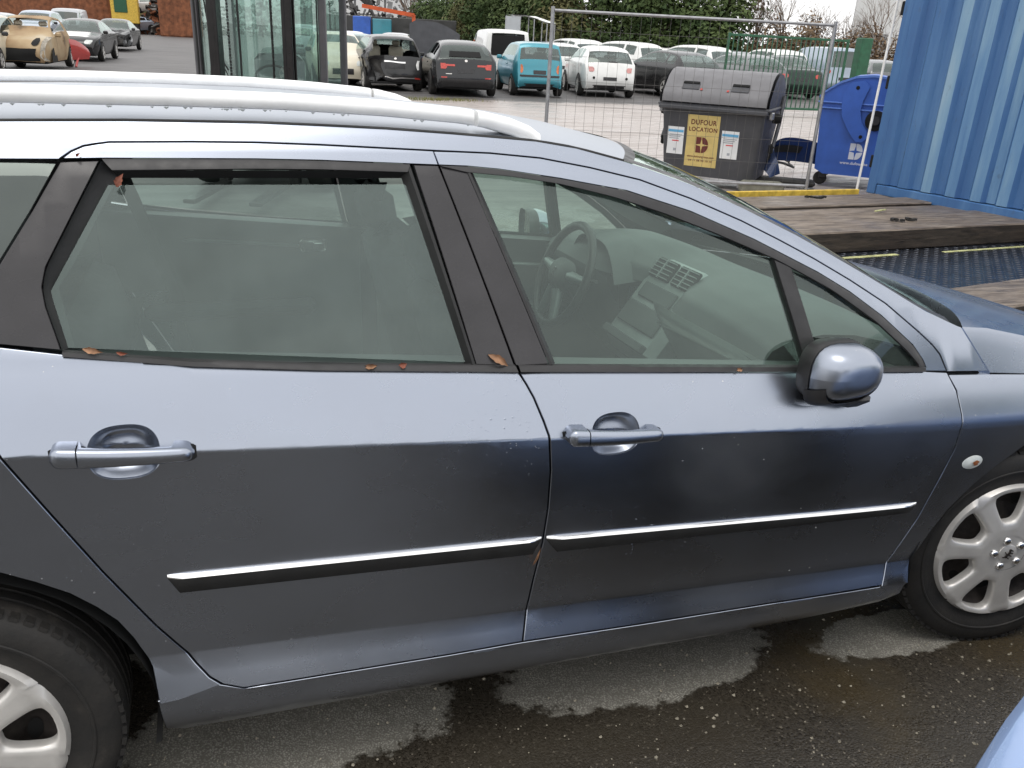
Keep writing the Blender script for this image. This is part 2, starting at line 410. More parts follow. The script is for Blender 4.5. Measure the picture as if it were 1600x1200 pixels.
def poly_inset(pts, d):
    n = len(pts); A = sum(pts[i][0]*pts[(i+1) % n][1]-pts[(i+1) % n][0]*pts[i][1] for i in range(n)); sg = 1 if A > 0 else -1
    out = []
    for i in range(n):
        p0, p1, p2 = (Vector(pts[k % n]) for k in (i-1, i, i+1))
        e1 = (p1-p0).normalized(); e2 = (p2-p1).normalized()
        n1 = Vector((-e1.y, e1.x))*sg; n2 = Vector((-e2.y, e2.x))*sg
        m = n1+n2
        if m.length < 1e-6: m = n1.copy()
        m.normalize(); k = d/max(.35, m.dot(n1)); out.append(tuple(p1+m*k))
    return out
LINES = [(-.0365, .2701), (-.0570, .3197)]
_c = (-.0770, .7425); _w = (-.0890, .8633); _b = LINES[1]; _s = LINES[0]
def _mix(a, b, t): return (a[0]+(b[0]-a[0])*t, a[1]+(b[1]-a[1])*t)
SLANTS = [(_s[0], _s[1]-.09), (_s[0], _s[1]-.05), (_s[0], _s[1]-.02), _s, _mix(_s, _b, .5), (_b[0], _b[1]-.003), (_b[0], _b[1]+.003)] + \
    [_mix(_b, _c, t) for t in (.06, .14, .25, .4, .55, .7, .85, .95)] + [(_c[0], _c[1]-.004), (_c[0], _c[1]+.004)] + \
    [_mix(_c, _w, t) for t in (.15, .32, .5, .68, .85)] + [_w] + [(0, 1.06+.045*i) for i in range(8)] + [(0, 1.42), (0, 1.435), (0, 1.45)]
def panel(name, outline, s, mt, parent, inset=.0032, off=0., rim=.022, W=Wside, step=.045, fine=None, chamfer=.0013, slants=True):
    """a body panel cut to its outline, curved to the flank, with rolled edges; s=-1 near side, +1 far side"""
    pts = poly_inset(outline, inset) if inset else outline
    bm = bmesh.new(); bm.faces.new([bm.verts.new((p[0], 0, p[1])) for p in pts])
    def cut(co, no):
        bmesh.ops.bisect_plane(bm, geom=bm.verts[:]+bm.edges[:]+bm.faces[:], dist=1e-6, plane_co=co, plane_no=no)
    x0, x1 = min(p[0] for p in pts), max(p[0] for p in pts); z0, z1 = min(p[1] for p in pts), max(p[1] for p in pts)
    k = math.ceil(x0/step)
    while k*step < x1: cut((k*step, 0, 0), (1, 0, 0)); k += 1
    if slants:
        for a, c in SLANTS:
            if min(a*x0+c, a*x1+c) < z1 and max(a*x0+c, a*x1+c) > z0: cut((0, 0, c), (-a, 0, 1))
    for (cx, cz, rx, rz) in (fine or []):
        for i in range(-10, 11):
            cut((cx+rx*i/10*1.12+.0003, 0, 0), (1, 0, 0)); cut((0, 0, cz+rz*i/10*1.12+.0003), (0, 0, 1))
        q = lambda c: (abs((c.x-cx)/rx)**2.6+abs((c.z-cz)/rz)**2.6)**(2/2.6)
        bmesh.ops.delete(bm, geom=[f for f in bm.faces if q(f.calc_center_median()) < 1], context='FACES')
        for v in bm.verts:
            if v.is_boundary and .6 < q(v.co) < 1.5:
                k = q(v.co)**-.5; v.co.x = cx+(v.co.x-cx)*k; v.co.z = cz+(v.co.z-cz)*k
    # boundary ring outward direction
    bnd = [e for e in bm.edges if e.is_boundary]
    nrm = {}
    for e in bnd:
        f = e.link_faces[0]; c = f.calc_center_median(); mid = (e.verts[0].co+e.verts[1].co)/2
        d = (e.verts[1].co-e.verts[0].co); nn = Vector((-d.z, 0, d.x))
        if nn.length < 1e-9: continue
        nn.normalize()
        if nn.dot(mid-c) < 0: nn = -nn
        for v in e.verts: nrm[v] = nrm.get(v, Vector())+nn
    for v in bm.verts: v.co.y = s*(W(v.co.x, v.co.z)+off)
    if rim:
        r = bmesh.ops.extrude_edge_only(bm, edges=bnd)
        nv = [g for g in r['geom'] if isinstance(g, bmesh.types.BMVert)]
        # map new verts back to sources by position
        src = {}
        for v in nrm: src[(round(v.co.x, 6), round(v.co.y, 6), round(v.co.z, 6))] = nrm[v]
        for v in nv:
            d = src.get((round(v.co.x, 6), round(v.co.y, 6), round(v.co.z, 6)), Vector())
            if d.length > 0: d = d.normalized()
            v.co += d*chamfer; v.co.y -= s*chamfer
        ne = [g for g in r['geom'] if isinstance(g, bmesh.types.BMEdge)]
        nvs = set(nv); ne = [e for e in ne if e.verts[0] in nvs and e.verts[1] in nvs]
        r2 = bmesh.ops.extrude_edge_only(bm, edges=ne)
        for g in r2['geom']:
            if isinstance(g, bmesh.types.BMVert): g.co.y -= s*rim
    bmesh.ops.recalc_face_normals(bm, faces=bm.faces)
    # make sure the skin faces outward
    tot = sum(f.normal.y*f.calc_area() for f in bm.faces)
    if tot*s < 0: bmesh.ops.reverse_faces(bm, faces=bm.faces)
    me = bpy.data.meshes.new(name); bm.to_mesh(me); bm.free(); finish(me, 28)
    return link_mesh(name, me, mt, parent)
def ribbon(name, A, B, s, mt, parent, n=40, prof=((0, 0), (.12, .004), (.88, .004), (1, 0)), off=0., W=Wside):
    """a seal or trim strip lying between two lines on the flank"""
    a, c = resample(A, n), resample(B, n); b = MB(); m = len(prof)
    vs = []
    for p, q in zip(a, c):
        for t, h in prof:
            r = p.lerp(q, t); vs.append((r.x, s*(W(r.x, r.y)+off+h), r.y))
    b.add(vs, [(i*m+j, (i+1)*m+j, (i+1)*m+j+1, i*m+j+1) for i in range(n-1) for j in range(m-1)])
    o = b.build(name, mt, parent, 50); return o

GAP_TOP = [(-2.399, 1.409), (-2.384, 1.419), (-2.363, 1.428), (-2.341, 1.432), (-2.320, 1.435), (-2.176, 1.437), (-2.060, 1.437), (-1.937, 1.434), (-1.810, 1.429), (-1.708, 1.425), (-1.585, 1.421), (-1.472, 1.412), (-1.357, 1.393), (-1.238, 1.368), (-1.113, 1.328), (-0.982, 1.278), (-0.884, 1.235), (-0.785, 1.189), (-0.681, 1.136), (-0.571, 1.075), (-0.466, 1.001), (-0.419, 0.965), (-0.394, 0.940), (-0.372, 0.899)]
DITCH = [(-3.45, 1.43), (-3.0, 1.452), (-2.499, 1.469), (-2.287, 1.473), (-2.053, 1.473), (-1.929, 1.470), (-1.800, 1.466), (-1.666, 1.459), (-1.476, 1.447), (-1.384, 1.434), (-1.271, 1.408)]
PILLAR = [(-1.271, 1.408), (-1.202, 1.389), (-1.108, 1.360), (-0.977, 1.309), (-0.832, 1.246), (-0.732, 1.198), (-0.630, 1.148), (-0.545, 1.105), (-0.489, 1.076), (-0.436, 1.050), (-0.324, 1.005)]
RDOOR = [(-2.420, 1.091), (-2.316, 1.074), (-2.210, 1.058), (-1.980, 1.033), (-1.670, 1.005), (-1.568, 0.993), (-1.553, 0.967), (-1.540, 0.941), (-1.523, 0.894), (-1.514, 0.864), (-1.504, 0.781), (-1.502, 0.683), (-1.507, 0.595), (-1.521, 0.493), (-1.530, 0.406), (-1.545, 0.336), (-1.727, 0.340), (-1.930, 0.347), (-2.105, 0.353), (-2.169, 0.355), (-2.209, 0.371), (-2.233, 0.391), (-2.257, 0.425), (-2.323, 0.533), (-2.399, 0.675), (-2.466, 0.811), (-2.527, 0.937), (-2.564, 1.004), (-2.575, 1.060), (-2.570, 1.114), (-2.514, 1.109)]
FDOOR = [(-1.568, 0.993), (-1.283, 0.972), (-0.942, 0.943), (-0.451, 0.903), (-0.370, 0.893), (-0.348, 0.848), (-0.340, 0.788), (-0.341, 0.750), (-0.340, 0.696), (-0.357, 0.628), (-0.398, 0.483), (-0.457, 0.348), (-0.481, 0.292), (-0.861, 0.308), (-1.237, 0.322), (-1.545, 0.336), (-1.530, 0.406), (-1.521, 0.493), (-1.507, 0.595), (-1.502, 0.683), (-1.504, 0.781), (-1.514, 0.864), (-1.523, 0.894), (-1.540, 0.941), (-1.553, 0.967)]
RFRAME_IN = [(-2.396, 1.407), (-2.334, 1.408), (-2.063, 1.408), (-1.941, 1.406), (-1.761, 1.400), (-1.700, 1.398)]
FFRAME_IN = [(-1.700, 1.398), (-1.639, 1.396), (-1.568, 1.390), (-1.432, 1.372), (-1.273, 1.346), (-1.116, 1.301), (-0.951, 1.237), (-0.776, 1.158), (-0.683, 1.109), (-0.587, 1.048), (-0.486, 0.970), (-0.454, 0.932), (-0.443, 0.912), (-0.451, 0.903)]
FGLASS = [(-1.624, 1.382), (-1.542, 1.375), (-1.427, 1.359), (-1.307, 1.332), (-1.183, 1.295), (-1.055, 1.251), (-0.895, 1.186), (-0.811, 0.946), (-1.494, 1.003)]
QGLASS = [(-0.853, 1.168), (-0.741, 1.116), (-0.608, 1.034), (-0.511, 0.958), (-0.470, 0.917), (-0.784, 0.943)]
RGLASS = [(-2.328, 1.362), (-1.749, 1.360), (-1.673, 1.015), (-2.413, 1.096), (-2.434, 1.189)]
RARC = [(-2.564, 0.703), (-2.513, 0.673), (-2.462, 0.638), (-2.421, 0.597), (-2.390, 0.558), (-2.367, 0.510), (-2.340, 0.432), (-2.333, 0.347), (-2.329, 0.278)]
FARC = [(-0.066, 0.654), (-0.153, 0.613), (-0.220, 0.565), (-0.287, 0.498), (-0.331, 0.423), (-0.358, 0.357), (-0.379, 0.321), (-0.389, 0.275)]

def arc(cx, cz, r, a0, a1, n):
    return [(cx+r*math.cos(R(a0+(a1-a0)*i/n)), cz+r*math.sin(R(a0+(a1-a0)*i/n))) for i in range(n+1)]
car = empty('estate_car', (-.0028, .0044, -.0275), R(.203), 'grey-blue metallic estate car with roof rails filling the foreground, rear window slightly lowered', 'car')
car.rotation_euler = (R(-1.817), R(.119), R(.203))   # the yard falls gently away beneath it

def build_side(s):
    near = s < 0
    P = 'estate_paint'
    # ---- doors (painted skin, frames, glass, seals are pieces of the door)
    rd = panel('rear_door', RDOOR, s, P, car, W=Wdoor, fine=[SCOOPS[0]])
    fd = panel('front_door', FDOOR, s, P, car, W=Wdoor, fine=[SCOOPS[1]])
    i713 = 9
    panel('upper_frame', [(-2.396, 1.407)]+GAP_TOP[:i713+1]+[(-1.700, 1.398)]+RFRAME_IN[-2:0:-1], s, P, rd, inset=.002)
    panel('upper_frame', GAP_TOP[i713:]+[(-0.369, 0.895)]+FFRAME_IN[::-1], s, P, fd, inset=.002)
    # black pillar trims
    panel('pillar_trim', [(-1.755, 1.400), (-1.700, 1.398), (-1.573, 1.004), (-1.661, 1.013)], s, 'gloss_pillar', rd, inset=.003, rim=.02)
    panel('pillar_trim', [(-1.700, 1.398), (-1.642, 1.395), (-1.494, 1.001), (-1.573, 1.004)], s, 'gloss_pillar', fd, inset=.003, rim=.02)
    panel('rear_pillar_trim', [(-2.403, 1.403), (-2.336, 1.406), (-2.435, 1.232), (-2.443, 1.201), (-2.440, 1.170), (-2.420, 1.095), (-2.514, 1.111), (-2.570, 1.116), (-2.547, 1.176), (-2.505, 1.244), (-2.452, 1.324)], s, 'gloss_pillar', rd, inset=.003, rim=.02)
    # seals round the openings
    ribbon('window_seal', RFRAME_IN[1:-1], [(-2.316, 1.387), (-2.063, 1.390), (-1.941, 1.389), (-1.769, 1.384)], s, 'trim_black', rd)
    ribbon('window_channel', [(-2.336, 1.404), (-2.435, 1.232), (-2.443, 1.201), (-2.440, 1.170), (-2.420, 1.095)], [(-2.304, 1.387), (-2.394, 1.232), (-2.422, 1.193), (-2.417, 1.167), (-2.404, 1.095)], s, 'rubber', rd, n=24, prof=((0, .001), (.2, -.012), (1, -.026)))
    ribbon('window_channel', [(-1.761, 1.398), (-1.661, 1.013)], [(-1.782, 1.388), (-1.681, 1.013)], s, 'rubber', rd, n=12, prof=((0, .001), (.3, .002), (1, -.02)))
    ribbon('window_channel', [(-2.316, 1.389), (-1.769, 1.387)], [(-2.308, 1.373), (-1.777, 1.371)], s, 'void_black', rd, n=12, prof=((0, .001), (.4, -.01), (1, -.024)))
    ftop = [(-1.634, 1.384), (-1.542, 1.376), (-1.427, 1.360), (-1.307, 1.333), (-1.183, 1.296), (-1.055, 1.251), (-0.895, 1.190), (-0.853, 1.170), (-0.741, 1.116), (-0.608, 1.034), (-0.511, 0.958), (-0.472, 0.921), (-0.468, 0.911), (-0.470, 0.908)]
    ribbon('window_seal', FFRAME_IN, ftop, s, 'trim_black', fd, n=70)
    ribbon('window_channel', [(-1.644, 1.395), (-1.496, 1.002)], [(-1.626, 1.382), (-1.480, 1.002)], s, 'trim_black', fd, n=12, prof=((0, .001), (.4, .003), (1, -.006)))
    ribbon('waist_seal', [(-2.420, 1.097), (-2.209, 1.066), (-1.979, 1.041), (-1.669, 1.016), (-1.575, 1.008)], [(-2.420, 1.087), (-2.209, 1.054), (-1.979, 1.029), (-1.669, 1.001), (-1.569, 0.992)], s, 'trim_black', rd, prof=((0, -.004), (.15, .007), (.8, .008), (1, 0)))
    ribbon('waist_seal', [(-1.568, 1.008), (-1.282, 0.985), (-0.815, 0.947), (-0.450, 0.915)], [(-1.564, 0.992), (-1.282, 0.969), (-0.815, 0.932), (-0.451, 0.901)], s, 'trim_black', fd, prof=((0, -.004), (.15, .007), (.8, .008), (1, 0)))
    panel('window_bar', [(-0.899, 1.190), (-0.855, 1.172), (-0.785, 0.958), (-0.782, 0.936), (-0.820, 0.939)], s, 'trim_black', fd, inset=0, off=.002, rim=.03)
    # panes
    g_r = panel('window_pane', RGLASS if near else [(-2.323, 1.391), (-1.767, 1.390)]+RGLASS[2:], s, 'car_glass_dirty', rd, inset=0, off=-.016, rim=0, slants=True)
    panel('window_pane', FGLASS, s, 'car_glass', fd, inset=-.006, off=-.010, rim=0)
    panel('quarter_pane', QGLASS, s, 'car_glass', fd, inset=-.006, off=-.010, rim=0)
    # handles
    for d, (x0, x1, zc0, zc1), sc in ((rd, (-2.451, -2.217, .936, .919), SCOOPS[0]), (fd, (-1.479, -1.249, .865, .8485), SCOOPS[1])):
        b = MB(); c = MB()
        N = 26; m = 14; xsplit = x0+.045
        def ring(x, t):
            h = .0195-.006*t; zc = zc0+(zc1-zc0)*t
            e = min(1, min(x-x0, x1-x)/.018); e = math.sqrt(max(0, 1-(1-e)**2))*.96+.04
            base = Wside(x, zc); mid = math.sin(PI*min(1, max(0, t)))
            out = []
            for k in range(m):
                a = 2*PI*k/m; ca, sa = math.cos(a), math.sin(a)
                yy = .0215+.006*mid+.0135*math.copysign(abs(ca)**.7, ca)*e
                zz = zc+h*math.copysign(abs(sa)**.7, sa)*e
                if t < .20 or t > .86: yy = max(-.01, yy) if ca > 0 else -.012
                out.append((x, s*(base+yy), zz))
            return out
        for q, (xa, xb, nn) in ((c, (x0, xsplit-.0012, 10)), (b, (xsplit+.0012, x1, 30))):
            vs = []
            for i in range(nn+1):
                x = xa+(xb-xa)*i/nn; vs += ring(x, (x-x0)/(x1-x0))
            fs = [(i*m+k, i*m+(k+1) % m, (i+1)*m+(k+1) % m, (i+1)*m+k) for i in range(nn) for k in range(m)]
            fs += [tuple(range(m)), tuple(nn*m+k for k in range(m))]
            q.add(vs, fs)
        h = b.build('door_handle', P, d, 40); c.build('lock_cover', P, d, 40)
        bw = MB(); cx, cz, rx, rz = sc
        def bowl(u, v):
            a = 2*PI*v; r = 1.03-1.03*u
            kk = (abs(math.cos(a))**2.6+abs(math.sin(a))**2.6)**(-1/2.6); x = cx+rx*r*kk*math.cos(a); z = cz+rz*r*kk*math.sin(a)
            return (x, s*(Wside(x, z)-.0012-.042*(1-min(1, r)**3.2)), z)
        bw.grid(bowl, 12, 40); bw.build('handle_recess', P, d, 60)
        # thin dark gasket under the handle feet
        for xa, xb, zz in ((x0-.003, x0+.056, zc0), (x1-.036, x1+.003, zc1)):
            g = MB(); g.grid(lambda u, v, xa=xa, xb=xb, zz=zz: (xa+(xb-xa)*u, s*(Wside(xa+(xb-xa)*u, zz)+.0022), zz-.006+(v-.5)*.036*(1-.35*abs(2*u-1)**3)), 8, 3)
            g.build('handle_gasket', 'rubber', d)
    # rubbing strips: chrome over black
    for d, (xa, za, xb, zb) in ((rd, (-2.290, .651, -1.512, .6115)), (fd, (-1.499, .611, -.421, .541))):
        for nm, mt, h0, h1, pr in (('chrome_strip', 'chrome', 0, .0080, .0110), ('rubbing_strip', 'rubber', .0082, .045, .0105)):
            b = MB(); N = 40; prof = ((0, -.004), (.05, .25), (.45, .72), (.85, 1), (.97, .95), (1, -.004)) if nm == 'chrome_strip' else ((0, -.004), (.02, .9), (.2, 1), (.75, .92), (.94, .6), (1, -.004))
            vs = []
            for i in range(N+1):
                t = i/N; ee = min(1, min(t, 1-t)/.012+.12)
                if nm == 'rubbing_strip': ee = min(1, min(t, 1-t)/.025+.05)
                x = xa+(xb-xa)*t; z = za+(zb-za)*t
                sc = 1-.42*t if nm == 'rubbing_strip' and d is fd else 1.
                for q, h in prof:
                    zz = z-(h0+(h1-h0)*q*sc*(ee if nm == 'rubbing_strip' else 1)); vs.append((x, s*(Wside(x, zz)+(pr*h*ee if h > 0 else h)), zz))
            m = len(prof)
            b.add(vs, [(i*m+k, (i+1)*m+k, (i+1)*m+k+1, i*m+k+1) for i in range(N) for k in range(m-1)]+[tuple(range(m)), tuple(N*m+k for k in range(m))])
            b.build(nm, mt, d, 45)
    # ---- fixed body
    panel('side_frame', DITCH+PILLAR[1:]+[(-0.311, 1.001), (-0.262, 0.941), (-0.214, 0.880), (-0.370, 0.893)]+GAP_TOP[::-1]+[(-2.404, 1.405), (-2.566, 1.405), (-3.2, 1.39), (-3.48, 1.36)], s, P, car, inset=.003, rim=.03)
    panel('quarter_panel', [(-2.570, 1.114), (-2.575, 1.060), (-2.564, 1.004), (-2.527, 0.937), (-2.466, 0.811), (-2.399, 0.675), (-2.323, 0.533), (-2.257, 0.425), (-2.233, 0.391), (-2.209, 0.371), (-2.294, 0.355), (-2.333, 0.354)]+RARC[6::-1]+arc(-2.725, .33, .41, 68, 172, 12)[1:]+[(-3.14, .25), (-3.45, .24), (-3.56, .30), (-3.60, .6), (-3.60, .85), (-3.57, 1.0), (-3.53, 1.12), (-3.3, 1.13), (-3.0, 1.125)], s, P, car, inset=.003)
    panel('quarter_window', [(-2.566, 1.403), (-2.406, 1.401), (-2.452, 1.324), (-2.505, 1.244), (-2.547, 1.176), (-2.573, 1.116), (-3.0, 1.13), (-3.3, 1.135), (-3.46, 1.15), (-3.46, 1.25), (-3.35, 1.385)], s, 'privacy_glass', car, inset=.003, off=-.004, rim=.01)
    panel('front_fender', [(-0.370, 0.888), (-0.214, 0.875), (-0.074, 0.861), (.2, .83), (.45, .79), (.62, .74), (.62, .5), (.42, .36), (.375, .30)]+arc(0, .30, .372, 4, 100, 14)+FARC[1:]+[(-0.393, 0.267), (-0.486, 0.289), (-0.457, 0.348), (-0.398, 0.483), (-0.357, 0.628), (-0.340, 0.696), (-0.341, 0.750), (-0.340, 0.788), (-0.348, 0.848)], s, P, car, inset=.003)
    panel('sill', [(-2.335, .362), (-2.29, .366), (-2.222, .374), (-2.169, 0.354), (-2.105, 0.351), (-1.930, 0.345), (-1.727, 0.338), (-1.545, 0.334), (-1.238, 0.320), (-0.861, 0.306), (-0.488, 0.289), (-0.394, 0.280), (-0.395, 0.241), (-0.454, 0.220), (-0.706, 0.212), (-1.058, 0.210), (-1.308, 0.218), (-1.587, 0.224), (-2.006, 0.233), (-2.294, 0.236), (-2.329, 0.259)], s, P, car, inset=.001, off=-.0015, rim=.03, chamfer=.001)
    # dark inner shell so the shut lines read black
    b = MB()
    for (xa, xb) in ((-2.3, -.43),):
        b.grid(lambda u, v: (xa+(xb-xa)*u, s*(Wside(xa+(xb-xa)*u, .24+(zbelt(xa+(xb-xa)*u)-.29)*v)-.05), .24+(zbelt(xa+(xb-xa)*u)-.29)*v), 24, 12)
    b.grid(lambda u, v: (-2.62+.36*u, s*(Wside(-2.62+.36*u, .80+.25*v)-.05), .80+.25*v), 4, 4)
    b.grid(lambda u, v: (-.45+.16*u, s*(Wside(-.45+.16*u, .70+.15*v)-.05), .70+.15*v), 4, 4)
    b.build('inner_shell', 'void_black', car)
    # inner pillar blocks behind the shut lines of the greenhouse
    b = MB()
    for A, hw in (((-1.712, 1.415, -1.56, .985), .075), ((-2.40, 1.40, -2.50, 1.1), .05)):
        b.grid(lambda u, v: (A[0]+(A[2]-A[0])*u+(v-.5)*2*hw*.62, s*(Wside(A[0]+(A[2]-A[0])*u, A[1]+(A[3]-A[1])*u)-.030), A[1]+(A[3]-A[1])*u), 10, 3)
    i0 = [Vector(p) for p in GAP_TOP]
    b2 = resample(GAP_TOP, 60)
    b.add([(p.x+dx, s*(Wside(p.x, p.y)-.034), p.y+dz) for p in b2 for dx, dz in ((-.012, -.022), (.012, .022))], [(2*i, 2*i+2, 2*i+3, 2*i+1) for i in range(59)])
    b.build('pillar_core', 'void_black', car)
    # wheel arch liners
    for cx, r in ((0, .368), (-2.725, .392)):
        b = MB(); n = 28
        vs = []
        for i in range(n+1):
            a = R(-18+216*i/n)
            for y in (.872, .70, .55): vs.append((cx+r*math.cos(a), s*y, max(.235, .31+r*math.sin(a))))
        b.add(vs, [(i*3+j, (i+1)*3+j, (i+1)*3+j+1, i*3+j+1) for i in range(n) for j in range(2)])
        b.add([(cx+r*math.cos(R(-18+216*i/n)), s*.552, max(.235, .31+r*math.sin(R(-18+216*i/n)))) for i in range(n+1)], [tuple(range(n+1))])
        b.build('wheel_arch_liner', 'void_black', car)
    # side repeater
    b = MB(); xc, zc = -.259, .642
    b.grid(lambda u, v: (xc+.036*u*math.cos(2*PI*v), s*(Wside(xc, zc)+.007*(1-u*u)+.0015), zc+.020*u*math.sin(2*PI*v)), 6, 24)
    rp = b.build('side_repeater', 'lens_clear', car)
    if near:
        b = MB(); b.grid(lambda u, v: (xc+.004+.010*u*math.cos(2*PI*v)*(1+.3*math.sin(5*2*PI*v)), s*(Wside(xc, zc)+.0105+.002*(1-u)), zc+.001+.008*u*math.sin(2*PI*v)), 3, 18)
        b.build('rust_stain', 'rust_spot', rp)
    # roof rail: bar, feet
    rail = [(-3.35, 1.47), (-3.2, 1.492), (-2.9, 1.506), (-2.5, 1.514), (-2.2, 1.514), (-2.0, 1.512), (-1.8, 1.504), (-1.64, 1.493), (-1.58, 1.486), (-1.52, 1.474), (-1.48, 1.460), (-1.455, 1.444)]
    def bar(x0, x1, nm, mt='rail_silver'):
        full = resample(rail, 400); pts = [p for p in full if x0-1e-6 <= p.x <= x1+1e-6]; pts = resample(pts, 60); m = 12; vs = []
        for p in pts:
            yc = .588-.02*max(0, (-1.62-p.x)*0)
            if p.x > -1.62: yc = .588+.004
            for k in range(m):
                a = 2*PI*k/m; ca, sa = math.cos(a), math.sin(a)
                vs.append((p.x, s*(yc+.027*math.copysign(abs(ca)**.5, ca)), p.y+(.0165 if sa > 0 else .0165+.05*max(0, p.x+1.60))*math.copysign(abs(sa)**.5, sa)))
        n = len(pts); b = MB().add(vs, [(i*m+k, i*m+(k+1) % m, (i+1)*m+(k+1) % m, (i+1)*m+k) for i in range(n-1) for k in range(m)]+[tuple(range(m)), tuple((n-1)*m+k for k in range(m))])
        return b.build(nm, mt, car, 75)
    rr = bar(-3.3, -1.605, 'roof_rail'); e = bar(-1.603, -1.4, 'rail_end_cap')
    if near:
        b = MB()
        for i in range(30):
            x = -2.55+random.random()*.95; p = min(resample(rail, 120), key=lambda q: abs(q.x-x)); r = random.choice((.0018, .0024, .003, .0034))
            c = (x, s*(.588+.018+random.uniform(-.006, .006)), p.y-.0165)
            b.add([(c[0]+r*1.5*math.cos(a), c[1]+r*math.sin(a), c[2]) for a in (0, 1.05, 2.1, 3.14, 4.2, 5.24)]+[(c[0], c[1], c[2]-r*1.3)], [(k, (k+1) % 6, 6) for k in range(6)])
        kind(b.build('water_bead', 'lens_clear', rr), 'stuff')
for s in (-1, 1): build_side(s)

# roof skin between the ditches, with a raised white-grey bead of sealant in the ditch
def roof_edge(x):
    pts = DITCH
    for (xa, za), (xb, zb) in zip(pts, pts[1:]):
        if xa <= x <= xb: return za+(zb-za)*(x-xa)/(xb-xa)
    return pts[0][1] if x < pts[0][0] else pts[-1][1]
def roof_pt(u, v):
    x = -3.5+2.228*u; ze = roof_edge(x); w = Wside(x, ze)-.010; t = 2*v-1
    bow = .055*(1-t*t)
    xx = x+.20*(1-t*t)*((u-.5)/.5)**3 if u > .5 else x
    return (xx, w*t, ze-.002+.018*(1-abs(t)**6)*(1-.6*u**8)+.026*(1-t*t)*(1-.9*u**6))
MB().grid(roof_pt, 60, 36).build('roof', 'estate_roof', car, 60)
for s in (-1, 1): MB().tube([(p.x, s*(Wside(p.x, p.y)-.005), p.y-.0005) for p in resample(DITCH, 50)], .0042, 6).build('roof_seal', 'rubber', car, 60)
# windscreen, raked between the pillars
WS = resample(PILLAR, 24)
def ws_pt(u, v, off=0.):
    i = u*23; k = min(22, int(i)); p = WS[k].lerp(WS[k+1], i-k); t = 2*v-1
    w = Wside(p.x, p.y)-.030; b = 1-t*t
    return (p.x+(.20+.06*u)*b, w*t, p.y-.006+.010*b*(1-2.5*u))
MB().grid(ws_pt, 22, 28).build('windscreen', 'car_glass', car, 60)
b = MB(); b.grid(lambda u, v: tuple(Vector(ws_pt(u, .0+.035*v))+Vector((.004, 0, .006))), 22, 1); b.grid(lambda u, v: tuple(Vector(ws_pt(u, 1-.035*v))+Vector((.004, 0, .006))), 22, 1)
b.grid(lambda u, v: tuple(Vector(ws_pt(.03*u, v))+Vector((.004, 0, .006))), 1, 28)
b.build('windscreen_seal', 'trim_black', car)
# scuttle well below the windscreen
MB().grid(lambda u, v: (-.40+.22*u+.19*(1-(2*v-1)**2), (2*v-1)*.74, .950-.045*u), 6, 20).build('scuttle', 'void_black', car)
# bonnet: side flank up to a soft edge then the crowned top
def hood_pt(u, v):
    t = 2*v-1; a = abs(t)
    k = .80
    x0 = -.212-.094*math.cos((a-k)/(1-k)*PI/2)**.85 if a > k else -.306+.24*(1-(a/k)**2)+.04*(1-(a/k)**8)
    x = x0+(1.02-.22*a**4-x0)*u
    xs = min(.62, x); zs = .878-.112*max(0, x+.214)-.09*max(0, x-.3)**2
    w = Wside(xs, zs)-(.9*max(0, x-.62)**2)
    top = zs+.122-.088*min(1, u*1.5); Wt = Wside(xs, top)-.002-(.9*max(0, x-.62)**2)
    if a > k:
        q = (a-k)/(1-k); z = zs+(top-zs)*math.cos(q*PI/2)**.85; y = Wside(xs, z)-.002*(1-q)-(.9*max(0, x-.62)**2)
    else:
        y = Wt*a/k; z = top+.008*(1-(a/k)**2)
    z -= .5*max(0, u-.75)**2
    return (x, math.copysign(y, t), z)
MB().grid(hood_pt, 40, 60).build('bonnet', 'estate_paint', car, 50)
b = MB(); b.grid(lambda u, v: tuple(Vector(hood_pt(0, u))+Vector((-.006*v, 0, -.030*v))), 60, 2); b.build('bonnet_edge', 'estate_paint', car, 60)
# nose and tail (largely outside the view) closing the shell
def nose_pt(u, v):
    t = 2*u-1; a = abs(t); p = Vector(hood_pt(1, .5+t*.5))
    z0 = p.z; z = z0+( .18-z0)*v
    return (p.x+.09*math.sin(PI*v)**.7*(1-.3*a), p.y*(1+.02*math.sin(PI*v)), z)
MB().grid(nose_pt, 40, 14).build('front_bumper', 'estate_paint', car, 50)
for s in (-1, 1):
    MB().grid(lambda u, v: (.60+.26*u, s*(Wside(.61, .6)*(1-.14*u**2)+.0), .20+.53*v), 6, 6).build('bumper_corner', 'estate_paint', car, 50)
def tail_pt(u, v):
    t = 2*u-1; z = .24+(1.42-.24)*v; x = -3.60+(.0 if z < .95 else .32*((z-.95)/.47)**1.3)
    w = Wside(max(-3.6, x), z)-.004
    return (x-.10*(1-t*t)*(1-.5*v), w*t, z)
MB().grid(tail_pt, 24, 24).build('tailgate', 'estate_paint', car, 50)
b = MB(); b.grid(lambda u, v: tuple(Vector(tail_pt(.1+.8*u, .70+.25*v))+Vector((-.008, 0, 0))), 12, 8); b.build('rear_screen', 'privacy_glass', car, 50)
MB().rbox((-1.36, 0, .21), (1.80, 1.56, .10), .03).build('underbody', 'void_black', car)

